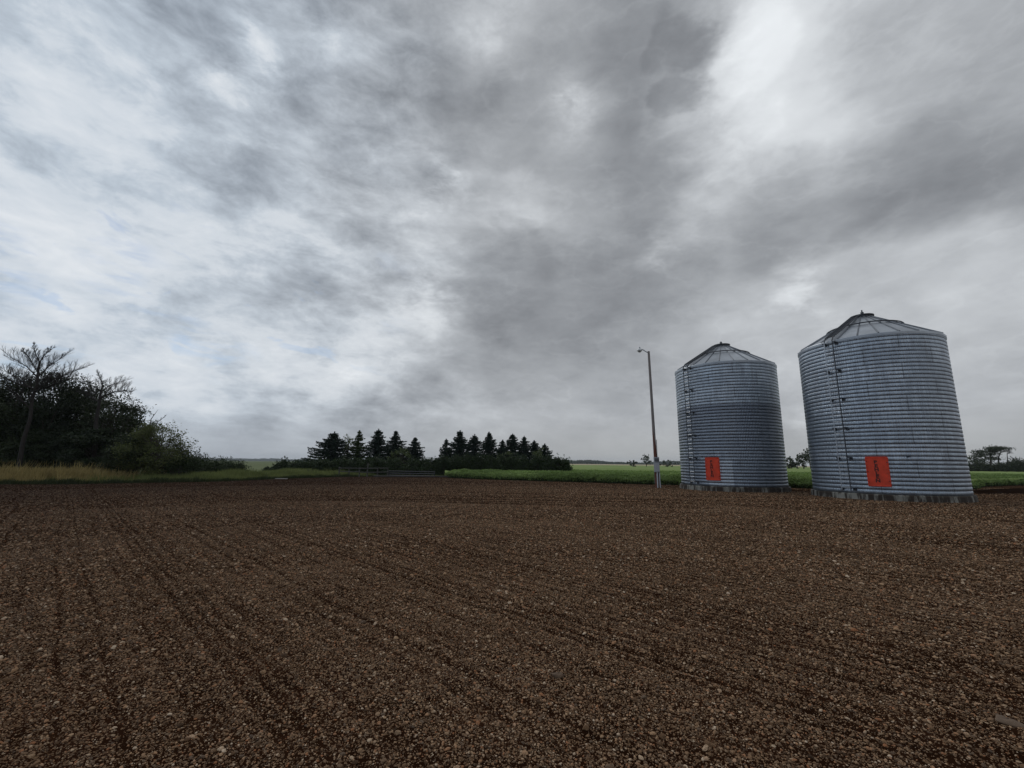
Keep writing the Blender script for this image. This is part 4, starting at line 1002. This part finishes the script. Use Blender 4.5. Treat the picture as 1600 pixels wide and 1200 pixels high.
# ------------------------------------------------------------------ light pole with meter box
px, py = 10.43, 31.87
root = empty('light_pole', (px, py, 0)); tag(root, 'tall rusty steel light pole with a grey meter box, left of the bins', 'light pole')
tp = at(1013.5, 549, py); dx, H_ = tp[0]-px, tp[2]
def polemat():
    m, q, b = newmat('rusty_pole'); P = q.n('ShaderNodeTexCoord').outputs['Object']
    sp = q.n('ShaderNodeSeparateXYZ'); link(q, P, sp.inputs[0])
    n1 = q.noise(q.v('MULTIPLY', P, (9, 9, .8)), 1, 6, .65)[0]
    rz = q.mr(sp.outputs[2], 1.8, 5.5, .26, -.22)
    f = q.mr(q.m('ADD', n1, rz), .50, .60)
    c = q.mix(f, (.24, .215, .205, 1), (.13, .040, .022, 1)); link(q, c, b.inputs['Base Color'])
    b.inputs['Roughness'].default_value = .75; return m
M_pole = polemat()
MB().tube([(0, 0, 0), (dx*.3, 0, H_*.3), (dx, 0, H_)], [.125, .11, .085], 12).build('pole', M_pole, root)
M_grey = simple('grey_enamel', (.30, .32, .35), .5, .2, .12, 4)
arm = MB(); a_ = Vector((dx, 0, H_-.12)); arm.tube([a_, a_+Vector((-.22, 0, .10)), a_+Vector((-.42, 0, .24)), a_+Vector((-.60, 0, .30))], .035, 8)
arm.build('arm', M_grey, root)
hd = MB(); c = a_+Vector((-.68, 0, .26)); hd.lathe([(.01, .10), (.07, .09), (.10, .04), (.17, -.02), (.20, -.10), (.17, -.11)], 20, tuple(c)); 
lampo = hd.build('lamp_head', simple('pale_enamel', (.55, .56, .57), .4, .2), root)
MB().tube([c+Vector((.02, 0, .08)), c+Vector((.02, 0, .19))], .045, 8).build('photocell', M_grey, lampo)
MB().lathe([(.15, -.11), (.13, -.17), (.07, -.22), (.01, -.23)], 16, tuple(c)).build('lens', simple('lamp_glass', (.5, .5, .48), .2), lampo)
bx = MB().box((-.02, -.17, 1.62), (.36, .16, 1.06), 0, .015)
box = bx.build('meter_box', M_grey, root)
dk = MB().box((-.02, -.262, 1.95), (.30, .03, .22), 0, .008); dk.tube([(-.02, -.26, 1.95), (-.02, -.33, 1.95)], .085, 16); dk.build('meter', simple('meter_glass', (.10, .11, .12), .3), box)
MB().box((-.02, -.262, 1.42), (.33, .03, .60), 0, .01).build('panel_door', simple('light_grey_panel', (.42, .44, .48), .45, .2, .08), box)
MB().box((.04, .02, .86), (.40, .05, 1.15), 0, .01).build('backboard', simple('weathered_backboard', (.13, .13, .12), .85, 0, .3, 5), root)
M_pvc = simple('pale_conduit', (.50, .52, .55), .5, 0, .1)
MB().tube([(-.02, -.20, 1.10), (-.02, -.20, -.1)], .045, 8).build('conduit', M_pvc, root)
MB().tube([(.16, -.14, 1.10), (.16, -.14, .55), (.18, -.16, -.1)], .042, 8).build('conduit', M_pvc, root)
MB().tube([(.10, -.02, 2.14), (.09, -.05, 3.4)], .022, 6).build('service_cable', M_dark, root)

# ------------------------------------------------------------------ fence pieces by the hedge
M_wood = simple('grey_fence_wood', (.085, .082, .075), .9, 0, .3, 6, .4)
def X_at(u, Y): return float(at(u, 735, Y)[0])
Yf = 48.5; root = empty('rail_fence', (X_at(530, Yf), Yf, 0)); tag(root, 'old grey wooden rail fence in front of the hedge', 'fence'); x0 = X_at(530, Yf)
for u, hh in ((530, 1.05), (546, .85), (562, 1.0), (574, 1.5), (590, .9), (606, 1.0)):
    MB().tube([(X_at(u, Yf)-x0, 0, -.1), (X_at(u, Yf)-x0+random.uniform(-.04, .04), 0, hh)], [.07, .06], 7).build('post', M_wood, root)
for (ua_, ub_, z0, z1) in ((529, 606, .93, .97), (531, 562, .58, .55), (562, 607, .50, .56)):
    xa, xb = X_at(ua_, Yf)-x0, X_at(ub_, Yf)-x0
    m_ = MB(); m_.tube([(xa, -.09, z0), ((xa+xb)/2, -.09, (z0+z1)/2-.03), (xb, -.09, z1)], .05, 6); m_.build('rail', M_wood, root)
Yg = 49.5; xg = X_at(608, Yg); root = empty('metal_gate', (xg, Yg, 0)); tag(root, 'long low gate of dark horizontal pipes beside the rail fence', 'gate')
M_pipe = simple('dull_pipe', (.05, .052, .058), .5, .5, .2, 6)
wg = X_at(679, Yg)-xg
for z in (.18, .40, .63): MB().tube([(0, 0, z), (wg, 0, z-.04)], .05, 8).build('pipe', M_pipe, root)
for f in (0, .5, 1): MB().tube([(wg*f, .07, -.05), (wg*f, .07, .70)], .055, 8).build('upright', M_pipe, root)
xg2 = X_at(584, 48); o = MB().tube([(0, 0, 0), (X_at(700, 48)-xg2, .9, .02)], .085, 8).build('timber_beam', simple('pale_timber', (.055, .05, .045), .9, 0, .25, 4), loc=(xg2, 48.0, .10)); tag(o, 'long weathered timber lying on the ground in front of the gate', 'timber')
Yp = 46.5; o = MB().tube([(0, 0, -.1), (.05, 0, .78)], [.10, .085], 8).build('fence_post', M_wood, loc=(X_at(481, Yp), Yp, 0)); tag(o, 'lone stubby grey post in the grass before the left end of the hedge', 'post')

# ------------------------------------------------------------------ thin haze round the whole place
HB = MB().box((0, 0, 23.9), (8300, 8300, 50)).build('haze', bpy.data.materials.new('thin_haze')); tag(HB, 'thin pale haze over the fields', 'haze', kind='stuff')
hm = HB.data.materials[0]; hm.use_nodes = True; ht = hm.node_tree; ht.nodes.clear()
pv = ht.nodes.new('ShaderNodeVolumePrincipled'); pv.inputs['Color'].default_value = (.86, .92, 1.0, 1); pv.inputs['Density'].default_value = .00014
ho_ = ht.nodes.new('ShaderNodeOutputMaterial'); ht.links.new(pv.outputs[0], ho_.inputs['Volume'])
S.cycles.volume_bounces = 0
